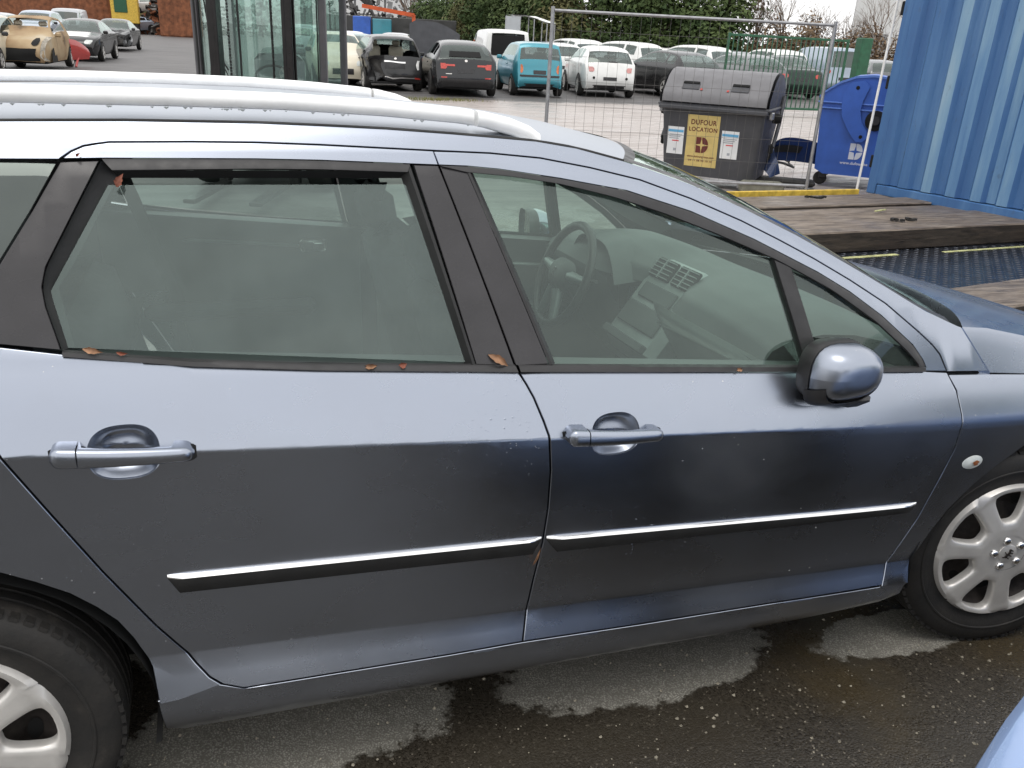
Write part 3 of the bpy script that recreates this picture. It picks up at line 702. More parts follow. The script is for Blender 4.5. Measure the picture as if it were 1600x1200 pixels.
# door mirrors: the near one folded in against the window, the far one out
def mirror(s, folded):
    m = 26
    if folded: C = Vector((-.775, s*.890, .945)); ax, ay = Vector((-1, 0, 0)), Vector((0, s, 0))      # long axis, direction the cap bulges
    else: C = Vector((-.86, s*.965, .952)); ax, ay = Vector((0, s, 0)), Vector((1, 0, 0))
    Z = Vector((0, 0, 1))
    def shell(u, v):
        # u: 0 rim of the glass .. 1 crown of the cap, v around; the outer end is rounder than the hinge end
        a = 2*PI*v; ca, sa = math.cos(a), math.sin(a)
        k = math.cos(u*PI/2)**.62
        rx = .096*k*(1.0 if ca > 0 else 1.06); rz = .076*k*(1 if sa > 0 else .86)*(1-.16*max(0, -ca)+.05*ca)
        return C+ax*(rx*math.copysign(abs(ca)**.68, ca)-.012*u)+Z*(rz*math.copysign(abs(sa)**.68, sa)+.010*u)+ay*(.086*math.sin(u*PI/2)+.012*ca*(1-u))
    o = MB().grid(shell, 22, m).build('door_mirror', 'estate_paint', car, 60)
    rim = lambda k, d, v: C+(shell(0, v)-C)*k-ay*d
    MB().grid(lambda u, v: rim(1.015+.03*math.sin(PI*u), -.012+.045*u, v), 4, m).build('mirror_rim', 'trim_black', o, 60)
    MB().grid(lambda u, v: C+(rim(.97, .020, v)-C-ay*-.020)*u-ay*.020, 5, m).build('mirror_glass', 'mirror_glass', o, 60)
    # black lower half shell and the foot on the door
    MB().grid(lambda u, v: C+(shell(.45*u, .52+.46*v)-C)*1.02-Z*(.006+.010*(1-u)), 8, 20).build('lower_shell', 'trim_black', o, 60)
    b = MB(); f = Vector((-.735, s*.885, .872)); b.rbox(f+Vector((.012, 0, .004)), (.10, .085, .040), .019)
    b.build('mirror_foot', 'trim_black', o, 40)
mirror(-1, True); mirror(1, False)

# ---- wheels
RT, RH = .326, .2255
def tyre_mesh():
    b = MB(); w = .102
    prof = [(.200, -.085), (.222, -.094), (.236, -.096), (.250, -.103), (.275, -.106), (.300, -.102), (.314, -.093), (RT-.004, -.080), (RT, -.066)]
    for y in (-.046, -.016, .016, .046): prof += [(RT, y-.005), (RT-.007, y-.004), (RT-.007, y+.004), (RT, y+.005)]
    prof += [(RT, .066), (RT-.004, .080), (.298, .102), (.26, .106), (.222, .094), (.2, .085)]
    b.lathe(prof, 84)
    # shoulder blocks
    for k in range(72):
        a = 2*PI*k/72
        for y in (-.083,):
            c = Vector(((RT-.007)*math.cos(a), y, (RT-.007)*math.sin(a)))
            b.box(c, (.009, .022, .016), Matrix.Rotation(-a, 3, 'Y'))
    # raised ring on the sidewall
    b.lathe([(.262, -.1052), (.264, -.1078), (.268, -.1080), (.270, -.1060)], 84)
    return b.mesh('tyre', 35)
def hubcap_mesh():
    b = MB(); S = 7; N = 48; y0 = -.100
    def h(r):
        q = r/RH
        return y0-.010*(1-q*q)-.004*math.exp(-((q-.93)/.05)**2)+.016*max(0, (q-.955)/.045)**2
    for k in range(S):
        ac = 2*PI*k/S+.28; half = PI/S
        hole = []; outer = []
        for i in range(N):
            t = 2*PI*i/N; ct, st = math.cos(t), math.sin(t)
            # rounded trapezoid hole in (r, angle)
            sr = math.copysign(abs(ct)**.55, ct); sa = math.copysign(abs(st)**.55, st)
            rr = .151+.048*sr
            wid = .039+.017*sr
            hole.append((rr, ac+sa*wid/rr))
            # sector boundary hit along the same direction
            m = max(abs(ct), abs(st)); cr, ca = ct/m, st/m
            ro = (.150+(RH-.150)*cr) if cr > 0 else (.150+(.150-.058)*cr)
            outer.append((ro, ac+ca*half))
        rings = []
        for (q, d) in ((0, .026), (0, .009), (.08, .002), (.25, -.001), (.6, -.0015), (1., -.001)):
            rg = []
            for (r0, a0), (r1, a1) in zip(hole, outer):
                r = r0+(r1-r0)*q; a = a0+(a1-a0)*q
                rg.append((r*math.cos(a), h(r)+d, r*math.sin(a)))
            rings.append(rg)
        vs = [p for rg in rings for p in rg]
        b.add(vs, [(j*N+i, j*N+(i+1) % N, (j+1)*N+(i+1) % N, (j+1)*N+i) for j in range(len(rings)-1) for i in range(N)])
    b.lathe([(.0, h(0)), (.03, h(.03)), (.058, h(.058))], 84)
    b.lathe([(RH, h(RH)), (RH+.002, h(RH)+.006), (RH-.004, h(RH)+.016)], 84)
    return b.mesh('hubcap', 50, 2e-4)
def emblem_mesh():
    b = MB(); y = -.1135
    b.lathe([(.0, y), (.027, y), (.0285, y+.001), (.029, y+.004)], 28)
    return b.mesh('hub_badge', 40)
def badge_mark_mesh():
    # upright heraldic beast reduced to its raised strokes
    b = MB(); y = -.1150
    for (p, q, w) in (((-.004, -.014), (.002, .006), .006), ((.002, .006), (-.002, .015), .005), ((-.002, .015), (.009, .013), .004), ((.001, .004), (.013, .006), .003), ((0, -.002), (.013, -.004), .003), ((-.003, -.010), (.009, -.014), .003), ((-.004, -.012), (-.012, -.016), .003), ((-.003, -.004), (-.013, .002), .0025)):
        P0, P1 = Vector((p[0], 0, p[1])), Vector((q[0], 0, q[1])); c = (P0+P1)/2; d = P1-P0
        b.box((c.x, y, c.z), (d.length, .003, w), Matrix.Rotation(-math.atan2(d.z, d.x), 3, 'Y'))
    return b.mesh('hub_badge_mark', 40)
def nut_mesh():
    b = MB(); prof = [(.0, -.119), (.006, -.1185), (.0105, -.1165), (.0118, -.112), (.0135, -.108), (.0145, -.104)]
    b.lathe(prof, 18); return b.mesh('wheel_nut', 50)
def steel_mesh():
    b = MB(); b.lathe([(.0, -.052), (.06, -.056), (.09, -.050), (.13, -.030), (.165, -.040), (.19, -.06), (.205, -.086), (.215, -.090)], 48)
    return b.mesh('steel_rim', 40)
def slot_mesh():
    b = MB(); b.grid(lambda u, v: (.150+.015*u*math.cos(2*PI*v), -.041+.0, .026*u*math.sin(2*PI*v)), 2, 16); return b.mesh('rim_slot', 40)
TY, HC, EM, BM_, NU, ST, SL = tyre_mesh(), hubcap_mesh(), emblem_mesh(), badge_mark_mesh(), nut_mesh(), steel_mesh(), slot_mesh()
for me, mt in ((TY, 'tyre'), (HC, 'hub_silver'), (EM, 'hub_silver'), (BM_, 'steel_dark'), (NU, 'chrome'), (ST, 'steel_dark'), (SL, 'void_black')): me.materials.append(M[mt])
def main_wheel(x, s, steer=0., spin=0.):
    def ob(n, me, parent):
        o = bpy.data.objects.new(n, me); COL.objects.link(o); o.parent = parent; return o
    t = ob('wheel', TY, car); t.location = (x, s*.778, .3135); t.rotation_euler = (0, spin, steer if s < 0 else steer+PI)
    ob('steel_rim', ST, t); h = ob('hubcap', HC, t)
    ob('hub_badge', EM, t); ob('hub_badge_mark', BM_, t)
    for k in range(5):
        a = 2*PI*k/5+.95; o = ob('wheel_nut', NU, t); o.location = (.044*math.cos(a), 0, .044*math.sin(a))
    for k in range(9):
        a = 2*PI*k/9+.2; o = ob('rim_slot', SL, t); o.rotation_euler = (0, -a, 0)
for s in (-1, 1):
    main_wheel(0, s, R(-10.9), .35); main_wheel(-2.725, s, 0, 1.05)

# ---- cabin
def cabin():
    # floor and bulkheads keep daylight out from below
    MB().rbox((-1.34, 0, .30), (1.82, 1.5, .06), .02).build('cabin_floor', 'cloth_dark', car)
    b = MB(); b.grid(lambda u, v: (-.42, (2*u-1)*.76, .3+.62*v), 2, 2); b.build('bulkhead', 'void_black', car)
    # door cards on both sides
    for s in (-1, 1):
        b = MB()
        def card(u, v, x0, x1):
            x = x0+(x1-x0)*u; zt = zbelt(x)-.005; z0 = .35 if x > -2.27 else .78; z = z0+(zt-z0)*v
            return (x, s*(Wside(x, z)-.085-.02*math.sin(PI*v)), z)
        b.grid(lambda u, v: card(u, v, -2.52, -1.62), 12, 8); b.grid(lambda u, v: card(u, v, -1.56, -.5), 12, 8)
        b.grid(lambda u, v: (-2.52+2.02*u, s*(Wside(-2.52+2.02*u, zbelt(-2.52+2.02*u))-.085+.07*v), zbelt(-2.52+2.02*u)-.005+.004*v), 24, 1)
        dc = b.build('door_card', 'dash_dark', car, 50)
        for (xa, xb, za, zb) in ((-2.43, -1.83, .975, .935), (-1.35, -.75, .86, .82)):
            b = MB(); b.tube([(xa+(xb-xa)*i/8, s*(Wside(xa, .9)-.112), za+(zb-za)*i/8+.006*math.sin(PI*i/8)) for i in range(9)], .008, 8)
            b.build('trim_line', 'stack_grey', dc)
        for (xc, zc) in ((-1.80, .945), (-.80, .86)):
            b = MB(); b.rbox((xc, s*(Wside(xc, zc)-.120), zc), (.10, .03, .05), .012); b.rbox((xc+.02, s*(Wside(xc, zc)-.137), zc), (.045, .012, .028), .005)
            b.build('inner_handle', 'chrome', dc)
        for xa, za in ((-2.1, .72), (-1.05, .66)): MB().rbox((xa, s*.74, za), (.6, .07, .06), .02).build('arm_rest', 'dash_dark', dc)
        # inner pillars, upper trim
        for (xa, za, xb, zb, w) in ((-1.70, 1.42, -1.58, .98, .07), (-2.46, 1.42, -2.58, 1.08, .08)):
            b = MB(); b.grid(lambda u, v: (xa+(xb-xa)*u+(v-.5)*2*w, s*(Wside(xa+(xb-xa)*u, za+(zb-za)*u)-.055), za+(zb-za)*u), 8, 2)
            b.build('pillar_lining', 'dash_dark', car, 50)
        pr = resample(PILLAR, 30); b = MB()
        b.add([(p.x+dx, s*(Wside(p.x, p.y)-.05-dy), p.y+dz) for p in pr for dx, dy, dz in ((-.03, .0, -.055), (.01, .03, -.015))], [(2*i, 2*i+2, 2*i+3, 2*i+1) for i in range(29)])
        b.build('pillar_lining', 'dash_dark', car, 50)
    for s in (-1, 1):
        MB().grid(lambda u, v: (-3.56+1.06*u, s*(Wside(-3.56+1.06*u, .76+.37*v)-.045), .76+.37*v), 10, 8).build('luggage_lining', 'cloth_dark', car, 60)
    MB().grid(lambda u, v: (-3.5+1.1*u, (2*v-1)*.84, .755), 2, 2).build('luggage_floor', 'cloth_dark', car)
    # headlining
    MB().grid(lambda u, v: (-3.3+2.02*u, (2*v-1)*.60, 1.418+.03*(1-(2*v-1)**2)-.02*u**4), 20, 12).build('headlining', 'cloth_grey', car, 60)
    # dashboard: section swept across the car, driver's cowl swelling on the far side
    prof = [(-.38, .940), (-.50, .975), (-.60, .998), (-.70, 1.006), (-.79, .998), (-.85, .972), (-.878, .93)]
    def dash(u, v):
        y = (2*u-1)*.74; i = v*(len(prof)-1); k = min(len(prof)-2, int(i)); p = Vector(prof[k]).lerp(Vector(prof[k+1]), i-k)
        cowl = math.exp(-((y-.36)/.19)**4)
        mid = math.exp(-(y/.21)**4)*v
        return (p.x+.15*mid+.06*(1-(y/.74)**2)*(1-v), y, p.y-.02*mid+.035*cowl*math.sin(PI*min(1, v*1.1))-.02*(abs(y)/.74)**6)
    MB().grid(dash, 48, 24).build('dashboard_top', 'dash_dark', car, 60)
    low = [(-.878, .93), (-.880, .905), (-.855, .84), (-.80, .74), (-.72, .60), (-.62, .50)]
    def lower(u, v, a, c):
        y = a+(c-a)*u; i = v*(len(low)-1); k = min(len(low)-2, int(i)); p = Vector(low[k]).lerp(Vector(low[k+1]), i-k)
        return (p.x+.05*abs(2*u-1)**4*v, y, p.y)
    MB().grid(lambda u, v: lower(u, v, -.74, -.17), 20, 16).build('passenger_fascia', 'dash_light', car, 60)
    MB().grid(lambda u, v: lower(u, v, .17, .74), 20, 16).build('driver_fascia', 'dash_dark', car, 60)
    b = MB(); b.grid(lambda u, v: (low[1][0]-.004+.03*(v)+.03*u*0, -.70+.50*u, .895-.004*v-.02*u), 10, 1); b.build('fascia_groove', 'chrome', car)
    # centre stack leaning to the driver
    S = Matrix.Rotation(R(36), 3, 'Y')
    def st(p): return Vector((-.775, 0, .868))+S @ Vector(p)
    b = MB(); b.rbox(st((.05, 0, -.01)), (.12, .33, .36), .03, S); cs = b.build('centre_stack', 'stack_grey', car, 40)
    for nm, mt, c, d in (('air_vent', 'void_black', (-.012, -.082, .118), (.012, .120, .075)), ('air_vent', 'void_black', (-.012, .060, .118), (.012, .130, .075)), ('radio', 'dash_dark', (-.013, 0, .030), (.012, .21, .058)), ('climate_panel', 'dash_dark', (-.013, 0, -.06), (.012, .25, .085)), ('lower_tray', 'dash_dark', (-.02, 0, -.15), (.03, .27, .03))):
        o = MB().rbox(st(c), d, .004, S).build(nm, mt, cs)
        if nm == 'air_vent':
            q = MB()
            for k in range(5): q.box(st((c[0]-.008, c[1], c[2]-.03+.015*k)), (.006, d[1]*.94, .003), S)
            q.box(st((c[0]-.008, c[1], c[2])), (.008, .006, .072), S); q.build('vent_slat', 'stack_grey', cs)
    # instrument binnacle
    b = MB()
    b.grid(lambda u, v: (-.74-.11*u, .36+(2*v-1)*.20, 1.040-.13*(2*v-1)**4-.012*u), 6, 16); ib = b.build('binnacle_hood', 'dash_dark', car, 60)
    for y, r in ((.27, .05), (.37, .062), (.47, .05)):
        MB().lathe([(0, 0), (r*.9, 0), (r, -.008), (r, .01)], 24, (-.735, y, .930), 'X').build('dial', 'dial', ib)
    # steering wheel
    sw = bpy.data.objects.new('steering_wheel', None)
    Rw = Matrix.Rotation(R(21), 3, 'Y'); C = Vector((-.957, .36, .893))
    b = MB(); n, m = 48, 10; r0, r1 = .186, .016; vs = []
    for i in range(n):
        a = 2*PI*i/n
        for k in range(m):
            t = 2*PI*k/m; p = Vector((r1*math.sin(t), (r0+r1*math.cos(t))*math.cos(a), (r0+r1*math.cos(t))*math.sin(a))); vs.append(C+Rw @ p)
    b.add(vs, [(i*m+k, i*m+(k+1) % m, ((i+1) % n)*m+(k+1) % m, ((i+1) % n)*m+k) for i in range(n) for k in range(m)])
    wheel = b.build('steering_wheel', 'trim_black', car, 60)
    b = MB()
    def boss(u, v):
        a = 2*PI*v; r = u*(.075+.018*math.cos(2*a)); return C+Rw @ Vector((-.035*(1-u**3)-.004, r*1.15*math.cos(a), r*math.sin(a)))
    b.grid(boss, 6, 28); b.build('airbag_boss', 'dash_dark', wheel, 60)
    for a in (R(5), R(175), R(250), R(290)): MB().tube([C+Rw @ Vector((-.006, .06*math.cos(a), .06*math.sin(a))), C+Rw @ Vector((0, .186*math.cos(a), .186*math.sin(a)))], [.024, .014], 8).build('spoke', 'stack_grey', wheel, 60)
    b = MB()
    for (p, q, w) in (((-.006, -.016), (.003, .006), .006), ((.003, .006), (-.002, .016), .005), ((.003, .006), (.014, .008), .003), ((0, -.002), (.013, -.004), .003), ((-.003, -.010), (.009, -.015), .003)):
        P0, P1 = Vector((-.041, p[0], p[1])), Vector((-.041, q[0], q[1])); d = P1-P0
        b.box(C+Rw @ ((P0+P1)/2), (.003, d.length, w), Rw @ Matrix.Rotation(math.atan2(d.z, d.y), 3, 'X'))
    b.build('wheel_badge', 'chrome', wheel)
    for sgn in (-1, 1): MB().tube([C+Rw @ Vector((.05, sgn*.05, 0)), C+Rw @ Vector((.045, sgn*.17, .03))], [.010, .007], 8).build('column_stalk', 'trim_black', wheel)
    # seats
    def seat(x, y, w, hb, name):
        b = MB()
        b.rbox((x+.02, y, .52), (.50, w, .16), .06, Matrix.Rotation(R(-6), 3, 'Y'))
        o = b.build(name, 'cloth_dark', car, 50)
        MB().rbox((x-.29, y, .52+hb/2), (.15, w*.96, hb), .06, Matrix.Rotation(R(-14), 3, 'Y')).build('backrest', 'cloth_dark', o, 50)
        return o
    for y in (-.37, .37):
        o = seat(-1.24, y, .50, .58, 'front_seat')
        MB().rbox((-1.64, y, 1.15), (.10, .26, .16), .045, Matrix.Rotation(R(-10), 3, 'Y')).build('headrest', 'cloth_dark', o, 50)
    seat(-2.20, 0, 1.28, .46, 'rear_bench')
    # far belt strap
    b = MB(); b.grid(lambda u, v: (-2.46+.16*u+.045*v, .70-.05*u, 1.28-.5*u), 8, 1); b.build('seat_belt', 'trim_black', car)
    # interior mirror
    MB().rbox((-.98, .02, 1.30), (.03, .22, .06), .02).build('interior_mirror', 'trim_black', car)
cabin()

# ------------------------------------------------------------------ parked and wrecked cars (generic lofted body, origin at the middle of the rear bumper)
KINDS = {
 # L length, w half width, H roof, zb belt, sil: silhouette rear-bottom -> roof -> nose-bottom, wheels, radius
 'mini':  dict(L=3.55, w=.815, H=1.49, zb=.93, wr=.56, sil=[(.06,.26),(.0,.42),(.03,.62),(.05,.80),(.10,.95),(.22,1.18),(.40,1.38),(.62,1.46),(1.1,1.49),(1.6,1.47),(2.0,1.38),(2.35,1.20),(2.70,1.00),(3.0,.93),(3.3,.84),(3.48,.68),(3.55,.48),(3.50,.25)], rw=(.97,1.36), ws=(1.22,1.40), xr=.62, xf=2.92, r=.29, side=((.70,.98),(1.03,2.45))),
 'hatch': dict(L=4.30, w=.90, H=1.44, zb=.94, wr=.58, sil=[(.08,.25),(.0,.42),(.03,.62),(.07,.82),(.12,.98),(.28,1.13),(.50,1.28),(.78,1.38),(1.2,1.43),(1.8,1.44),(2.2,1.38),(2.6,1.22),(3.0,1.03),(3.3,.96),(3.8,.86),(4.12,.74),(4.28,.55),(4.25,.25)], rw=(1.01,1.33), ws=(1.08,1.38), xr=.80, xf=3.52, r=.32, side=((.62,1.0),(1.08,1.78),(1.84,2.85))),
 'city':  dict(L=3.50, w=.75, H=1.49, zb=.96, wr=.57, sil=[(.08,.28),(.0,.40),(.02,.58),(.06,.75),(.08,.95),(.16,1.20),(.26,1.41),(.40,1.47),(1.0,1.50),(1.6,1.48),(1.95,1.40),(2.3,1.22),(2.65,1.02),(2.9,.95),(3.2,.86),(3.40,.70),(3.50,.48),(3.45,.26)], rw=(1.0,1.37), ws=(1.10,1.40), xr=.52, xf=2.85, r=.275, side=((.45,.68),(.74,1.32),(1.40,2.5))),
 'adam':  dict(L=3.70, w=.86, H=1.48, zb=.96, wr=.58, sil=[(.10,.27),(.0,.42),(.0,.62),(.05,.78),(.12,.95),(.26,1.14),(.46,1.33),(.66,1.42),(1.1,1.47),(1.6,1.47),(2.05,1.38),(2.45,1.20),(2.78,1.01),(3.1,.94),(3.4,.84),(3.6,.68),(3.70,.48),(3.65,.26)], rw=(1.01,1.34), ws=(1.10,1.38), xr=.66, xf=2.97, r=.31, side=((.78,1.16),(1.24,2.62))),
 'sedan': dict(L=4.55, w=.88, H=1.43, zb=.94, wr=.56, sil=[(.08,.26),(.0,.44),(.02,.66),(.06,.86),(.14,.99),(.40,1.03),(.66,1.06),(.98,1.24),(1.30,1.38),(1.7,1.43),(2.2,1.42),(2.6,1.33),(3.0,1.14),(3.35,.97),(3.9,.88),(4.3,.78),(4.52,.58),(4.48,.26)], rw=(1.08,1.35), ws=(1.02,1.36), xr=.95, xf=3.65, r=.315, side=((.92,1.25),(1.30,1.98),(2.04,3.2))),
 'suv':   dict(L=4.35, w=.91, H=1.64, zb=1.04, wr=.62, sil=[(.08,.32),(.0,.50),(.02,.72),(.05,.92),(.10,1.06),(.22,1.28),(.40,1.52),(.6,1.60),(1.2,1.64),(2.0,1.62),(2.35,1.54),(2.75,1.34),(3.1,1.12),(3.4,1.06),(3.9,.98),(4.2,.84),(4.35,.60),(4.3,.32)], rw=(1.10,1.48), ws=(1.16,1.52), xr=.80, xf=3.42, r=.345, side=((.50,1.0),(1.08,1.82),(1.88,2.95))),
 'van':   dict(L=4.40, w=.92, H=1.82, zb=1.08, wr=.72, sil=[(.06,.32),(.0,.46),(.02,.80),(.03,1.10),(.06,1.50),(.12,1.76),(.3,1.81),(1.2,1.83),(2.2,1.81),(2.6,1.72),(3.0,1.45),(3.4,1.16),(3.7,1.06),(4.1,.94),(4.35,.72),(4.4,.50),(4.35,.30)], rw=(1.14,1.66), ws=(1.20,1.64), xr=.78, xf=3.5, r=.33, side=((2.3,3.15),)),
 'estate':dict(L=4.60, w=.88, H=1.47, zb=.95, wr=.58, sil=[(.08,.26),(.0,.42),(.03,.64),(.06,.84),(.10,.98),(.24,1.18),(.42,1.36),(.60,1.43),(1.2,1.47),(2.2,1.46),(2.6,1.36),(3.0,1.18),(3.35,1.0),(3.6,.95),(4.1,.86),(4.4,.74),(4.58,.55),(4.55,.26)], rw=(1.02,1.34), ws=(1.05,1.38), xr=.95, xf=3.65, r=.315, side=((.50,1.12),(1.20,1.92),(1.98,3.15))),
}
def smooth_sil(pts, n=64):
    P = [Vector(p) for p in pts]; out = []
    for i in range(len(P)-1):
        a, b, c, d = P[max(0, i-1)], P[i], P[i+1], P[min(len(P)-1, i+2)]
        k = max(2, int(round((c-b).length/.09)))
        for j in range(k):
            t = j/k
            out.append(.5*((2*b)+(c-a)*t+(2*a-5*b+4*c-d)*t*t+(3*b-a-3*c+d)*t**3))
    out.append(P[-1]); return out
BGW = {}
def bg_wheel(r, style):
    key = (round(r, 3), style)
    if key in BGW: return BGW[key]
    b = MB(); w = .095
    b.lathe([(r*.62, -w*.85), (r*.70, -w), (r*.90, -w), (r*.98, -w*.8), (r, -w*.5), (r, w*.5), (r*.95, w), (r*.6, w)], 28)
    t = b.mesh('wheel', 40); t.materials.append(M['tyre'])
    c = MB(); c.lathe([(0, -w*.62), (r*.3, -w*.6), (r*.60, -w*.45), (r*.64, -w*.9), (r*.66, -w*.9)], 28)
    d = c.mesh('rim', 40); d.materials.append(M['steel_dark' if style != 'plain' else 'hub_silver'])
    e = MB(); n = {'five': 5, 'seven': 7, 'ten': 10, 'plain': 6}.get(style, 5)
    for k in range(n):
        a = 2*PI*k/n; Rm = Matrix.Rotation(-a, 3, 'Y')
        e.box(Rm @ Vector((r*.36, -w*.82, 0)), (r*.56, .018, r*(.95/n+.05)), Rm)
    e.lathe([(0, -w*.95), (r*.13, -w*.93), (r*.16, -w*.75)], 14); e.lathe([(r*.60, -w*.88), (r*.655, -w*.98), (r*.675, -w*.9)], 28)
    f = e.mesh('spokes', 40); f.materials.append(M['hub_silver'] if style != 'dark' else M['trim_black'])
    BGW[key] = (t, d, f); return BGW[key]
def bg_car(kd, col, loc, heading, label, group=None, name=None, glassm='wreck_glass', wheels='five', detail=2, skip=(), lights=True, wheel_skip=(), tilt=None, plate=True, lampcol='lamp_red', cat='car'):
    K = KINDS[kd]; L, w, H, zb, wr = K['L'], K['w'], K['H'], K['zb'], K['wr']
    root = empty(name or {'mini': 'small_hatchback', 'city': 'small_hatchback', 'adam': 'small_hatchback', 'hatch': 'hatchback', 'sedan': 'saloon_car', 'suv': 'tall_car', 'van': 'panel_van', 'estate': 'parked_estate'}[kd], loc, heading, label, cat, group)
    if tilt: root.rotation_euler = (tilt[0], tilt[1], heading)
    sil = smooth_sil(K['sil'])
    def plan(x): return 1-.13*max(0, 1-x/.55)**2.2-.22*max(0, 1-(L-x)/.75)**2.2
    def section(p):
        x, zt = p; wm = w*plan(x); g = max(0., min(1., (zt-zb)/(H-zb)))
        wt = wm*.955+(wr-wm*.955)*g if zt > zb else wm*.95
        cr = .035+.015*g; pts = []
        for t in (0, .3, .58, .80, .93, 1.): pts.append((wt*t, zt-cr*t**4))
        zl = zt-cr; zb2 = min(zb, zl-.02)
        wb = wm*.972
        for q in (.10, .40, .72, .94):   # greenhouse side
            pts.append((wt+(wb-wt)*(q**.9), zl+(zb2-zl)*q))
        low = .24
        for q in (.0, .06, .2, .45, .62, .80, 1.):
            z = zb2+(max(low, .0)-zb2)*q if zb2 > low else low
            bul = wm*(.972+.028*math.sin(PI*min(1, q*1.25)))-(.05 if q > .95 else 0)
            pts.append((bul, z))
        return [(x, y, z) for y, z in pts]
    secs = [section(p) for p in sil]; n = len(secs); m = len(secs[0])
    # which faces are glazed
    apex = max(range(n), key=lambda i: sil[i].y)
    glaz = {}
    for i in range(n-1):
        zc = (sil[i].y+sil[i+1].y)/2; xc = (sil[i].x+sil[i+1].x)/2
        if i < apex and K['rw'][0] < zc < K['rw'][1] and kd != 'van':
            for j in range(0, 4): glaz[(i, j)] = 'rear_window'
        if kd == 'van' and i < apex and K['rw'][0] < zc < K['rw'][1]:
            for j in range(0, 3): glaz[(i, j)] = 'rear_window'
        if i > apex and K['ws'][0] < zc < K['ws'][1] and xc > L*.4:
            for j in range(0, 4): glaz[(i, j)] = 'windscreen'
        for k, (xa, xb) in enumerate(K['side']):
            if xa < xc < xb and zc > zb+.10:
                for j in (6, 7): glaz[(i, j)] = 'side_window%d' % k
    V = {1: [], -1: []}
    def build(faces, nm, mt, off=0., parent=root, angle=38):
        vs = []; fs = []; idx = {}
        for (i, j, s) in faces:
            q = []
            for (a, c) in ((i, j), (i+1, j), (i+1, j+1), (i, j+1)):
                key = (a, c, s if c > 0 else 0)
                if key not in idx:
                    p = secs[a][c]; idx[key] = len(vs); vs.append((p[0], s*p[1], p[2]))
                q.append(idx[key])
            fs.append(tuple(q))
        if not fs: return None
        return MB().add(vs, fs).build(nm, mt, parent, angle)
    body = [(i, j, s) for i in range(n-1) for j in range(m-1) for s in (1, -1) if (i, j) not in glaz]
    bo = build(body, 'body', col)
    parts = sorted(set(glaz.values()))
    for g in parts:
        for s in ((1, -1) if g.startswith('side') else (0,)):
            if g in skip or (g[:11], s) in skip: continue
            fl = [(i, j, q) for (i, j), v in glaz.items() if v == g for q in ((s,) if s else (1, -1))]
            build(fl, 'side_window' if g.startswith('side') else g, glassm)
    # cabin tray and seats
    MB().grid(lambda u, v: (.25+(L-1.25)*u, (2*v-1)*(w-.10), zb-.16), 6, 2).build('cabin_tray', 'void_black', root)
    if detail > 1:
        for y in (-.34, .34):
            o = MB().rbox((L*.46, y, zb+.06), (.12, .42, .36), .05).build('seat_back', 'seat_cream' if kd == 'mini' else 'cloth_dark', root)
            MB().rbox((L*.455, y, zb+.33), (.09, .24, .15), .04).build('headrest', 'seat_cream' if kd == 'mini' else 'cloth_dark', o)
    # floor
    MB().rbox((L/2, 0, .23), (L-.25, w*1.72, .06), .02).build('floor_pan', 'void_black', root)
    # wheels and arches
    T, D, F = bg_wheel(K['r'], wheels)
    for x in (K['xr'], K['xf']):
        for s in (-1, 1):
            wm = w*plan(x)*1.0
            A = MB(); rr = K['r']+.055; nn = 18
            A.add([(x+rr*math.cos(R(-12+204*k/nn)), s*(wm+.004), max(.236, K['r']+.0+rr*math.sin(R(-12+204*k/nn)))) for k in range(nn+1)], [tuple(range(nn+1))])
            A.build('wheel_arch', 'void_black', root)
            if (x, s) in wheel_skip or ('r' if x == K['xr'] else 'f', s) in wheel_skip: continue
            o = bpy.data.objects.new('wheel', T); COL.objects.link(o); o.parent = root
            o.location = (x, s*(wm-.065), K['r']); o.rotation_euler = (0, .3*x+.2*s, 0 if s < 0 else PI)
            for me, nm in ((D, 'rim'), (F, 'spokes')):
                q = bpy.data.objects.new(nm, me); COL.objects.link(q); q.parent = o
    # patches on the tail and nose
    def at_z(z, rear=True):
        rg = range(n-1) if rear else range(n-1, 0, -1)
        for i in rg:
            a, c = (sil[i], sil[i+1]) if rear else (sil[i], sil[i-1])
            if a.y <= z <= c.y: 
                t = (z-a.y)/max(1e-6, c.y-a.y); return a.lerp(c, t)
        return sil[0] if rear else sil[-1]
    def patch(nm, mt, z0, z1, y0, y1, off=.008, rear=True, parent=root, nu=4, nv=5, round_=0.):
        d = -1 if rear else 1; b = MB()
        def fn(u, v):
            z = z0+(z1-z0)*u; 
            p = at_z(z, rear); t = y0+(y1-y0)*v
            sec = section(p); wmx = sec[5][1] if p.y > .35 else w*.9
            if round_:
                k = round_*abs(2*u-1)**3; tt = y0+(y1-y0)*(.5+(v-.5)*(1-k))
            else: tt = t
            wrap = max(0, abs(tt)-.86)*1.1
            return (p.x+d*off-d*wrap*.35, tt*wmx+(math.copysign(off, tt) if abs(tt) > .8 else 0), z)
        b.grid(fn, nu, nv); return b.build(nm, mt, parent, 50)
    if lights:
        zl = zb-.16
        for s in (-1, 1):
            a, c = (s*.68, s*1.03) if kd in ('hatch', 'sedan', 'suv', 'estate', 'adam') else (s*.78, s*1.03)
            patch('tail_light', lampcol, zl-(.15 if kd == 'city' else .06), zl+.08, a, c, round_=.35)
            patch('headlight', 'lens_clear', .60, .74, s*.62, s*.98, rear=False, round_=.3)
        if plate:
            patch('plate_recess', 'plate_dark', .50 if kd == 'adam' else .62, .60 if kd == 'adam' else .73, -.30, .30, off=.010)
            patch('lower_bumper', 'trim_black', .27, .36, -.85, .85, off=.006)
        patch('grille', 'trim_black', .36, .52, -.5, .5, rear=False)
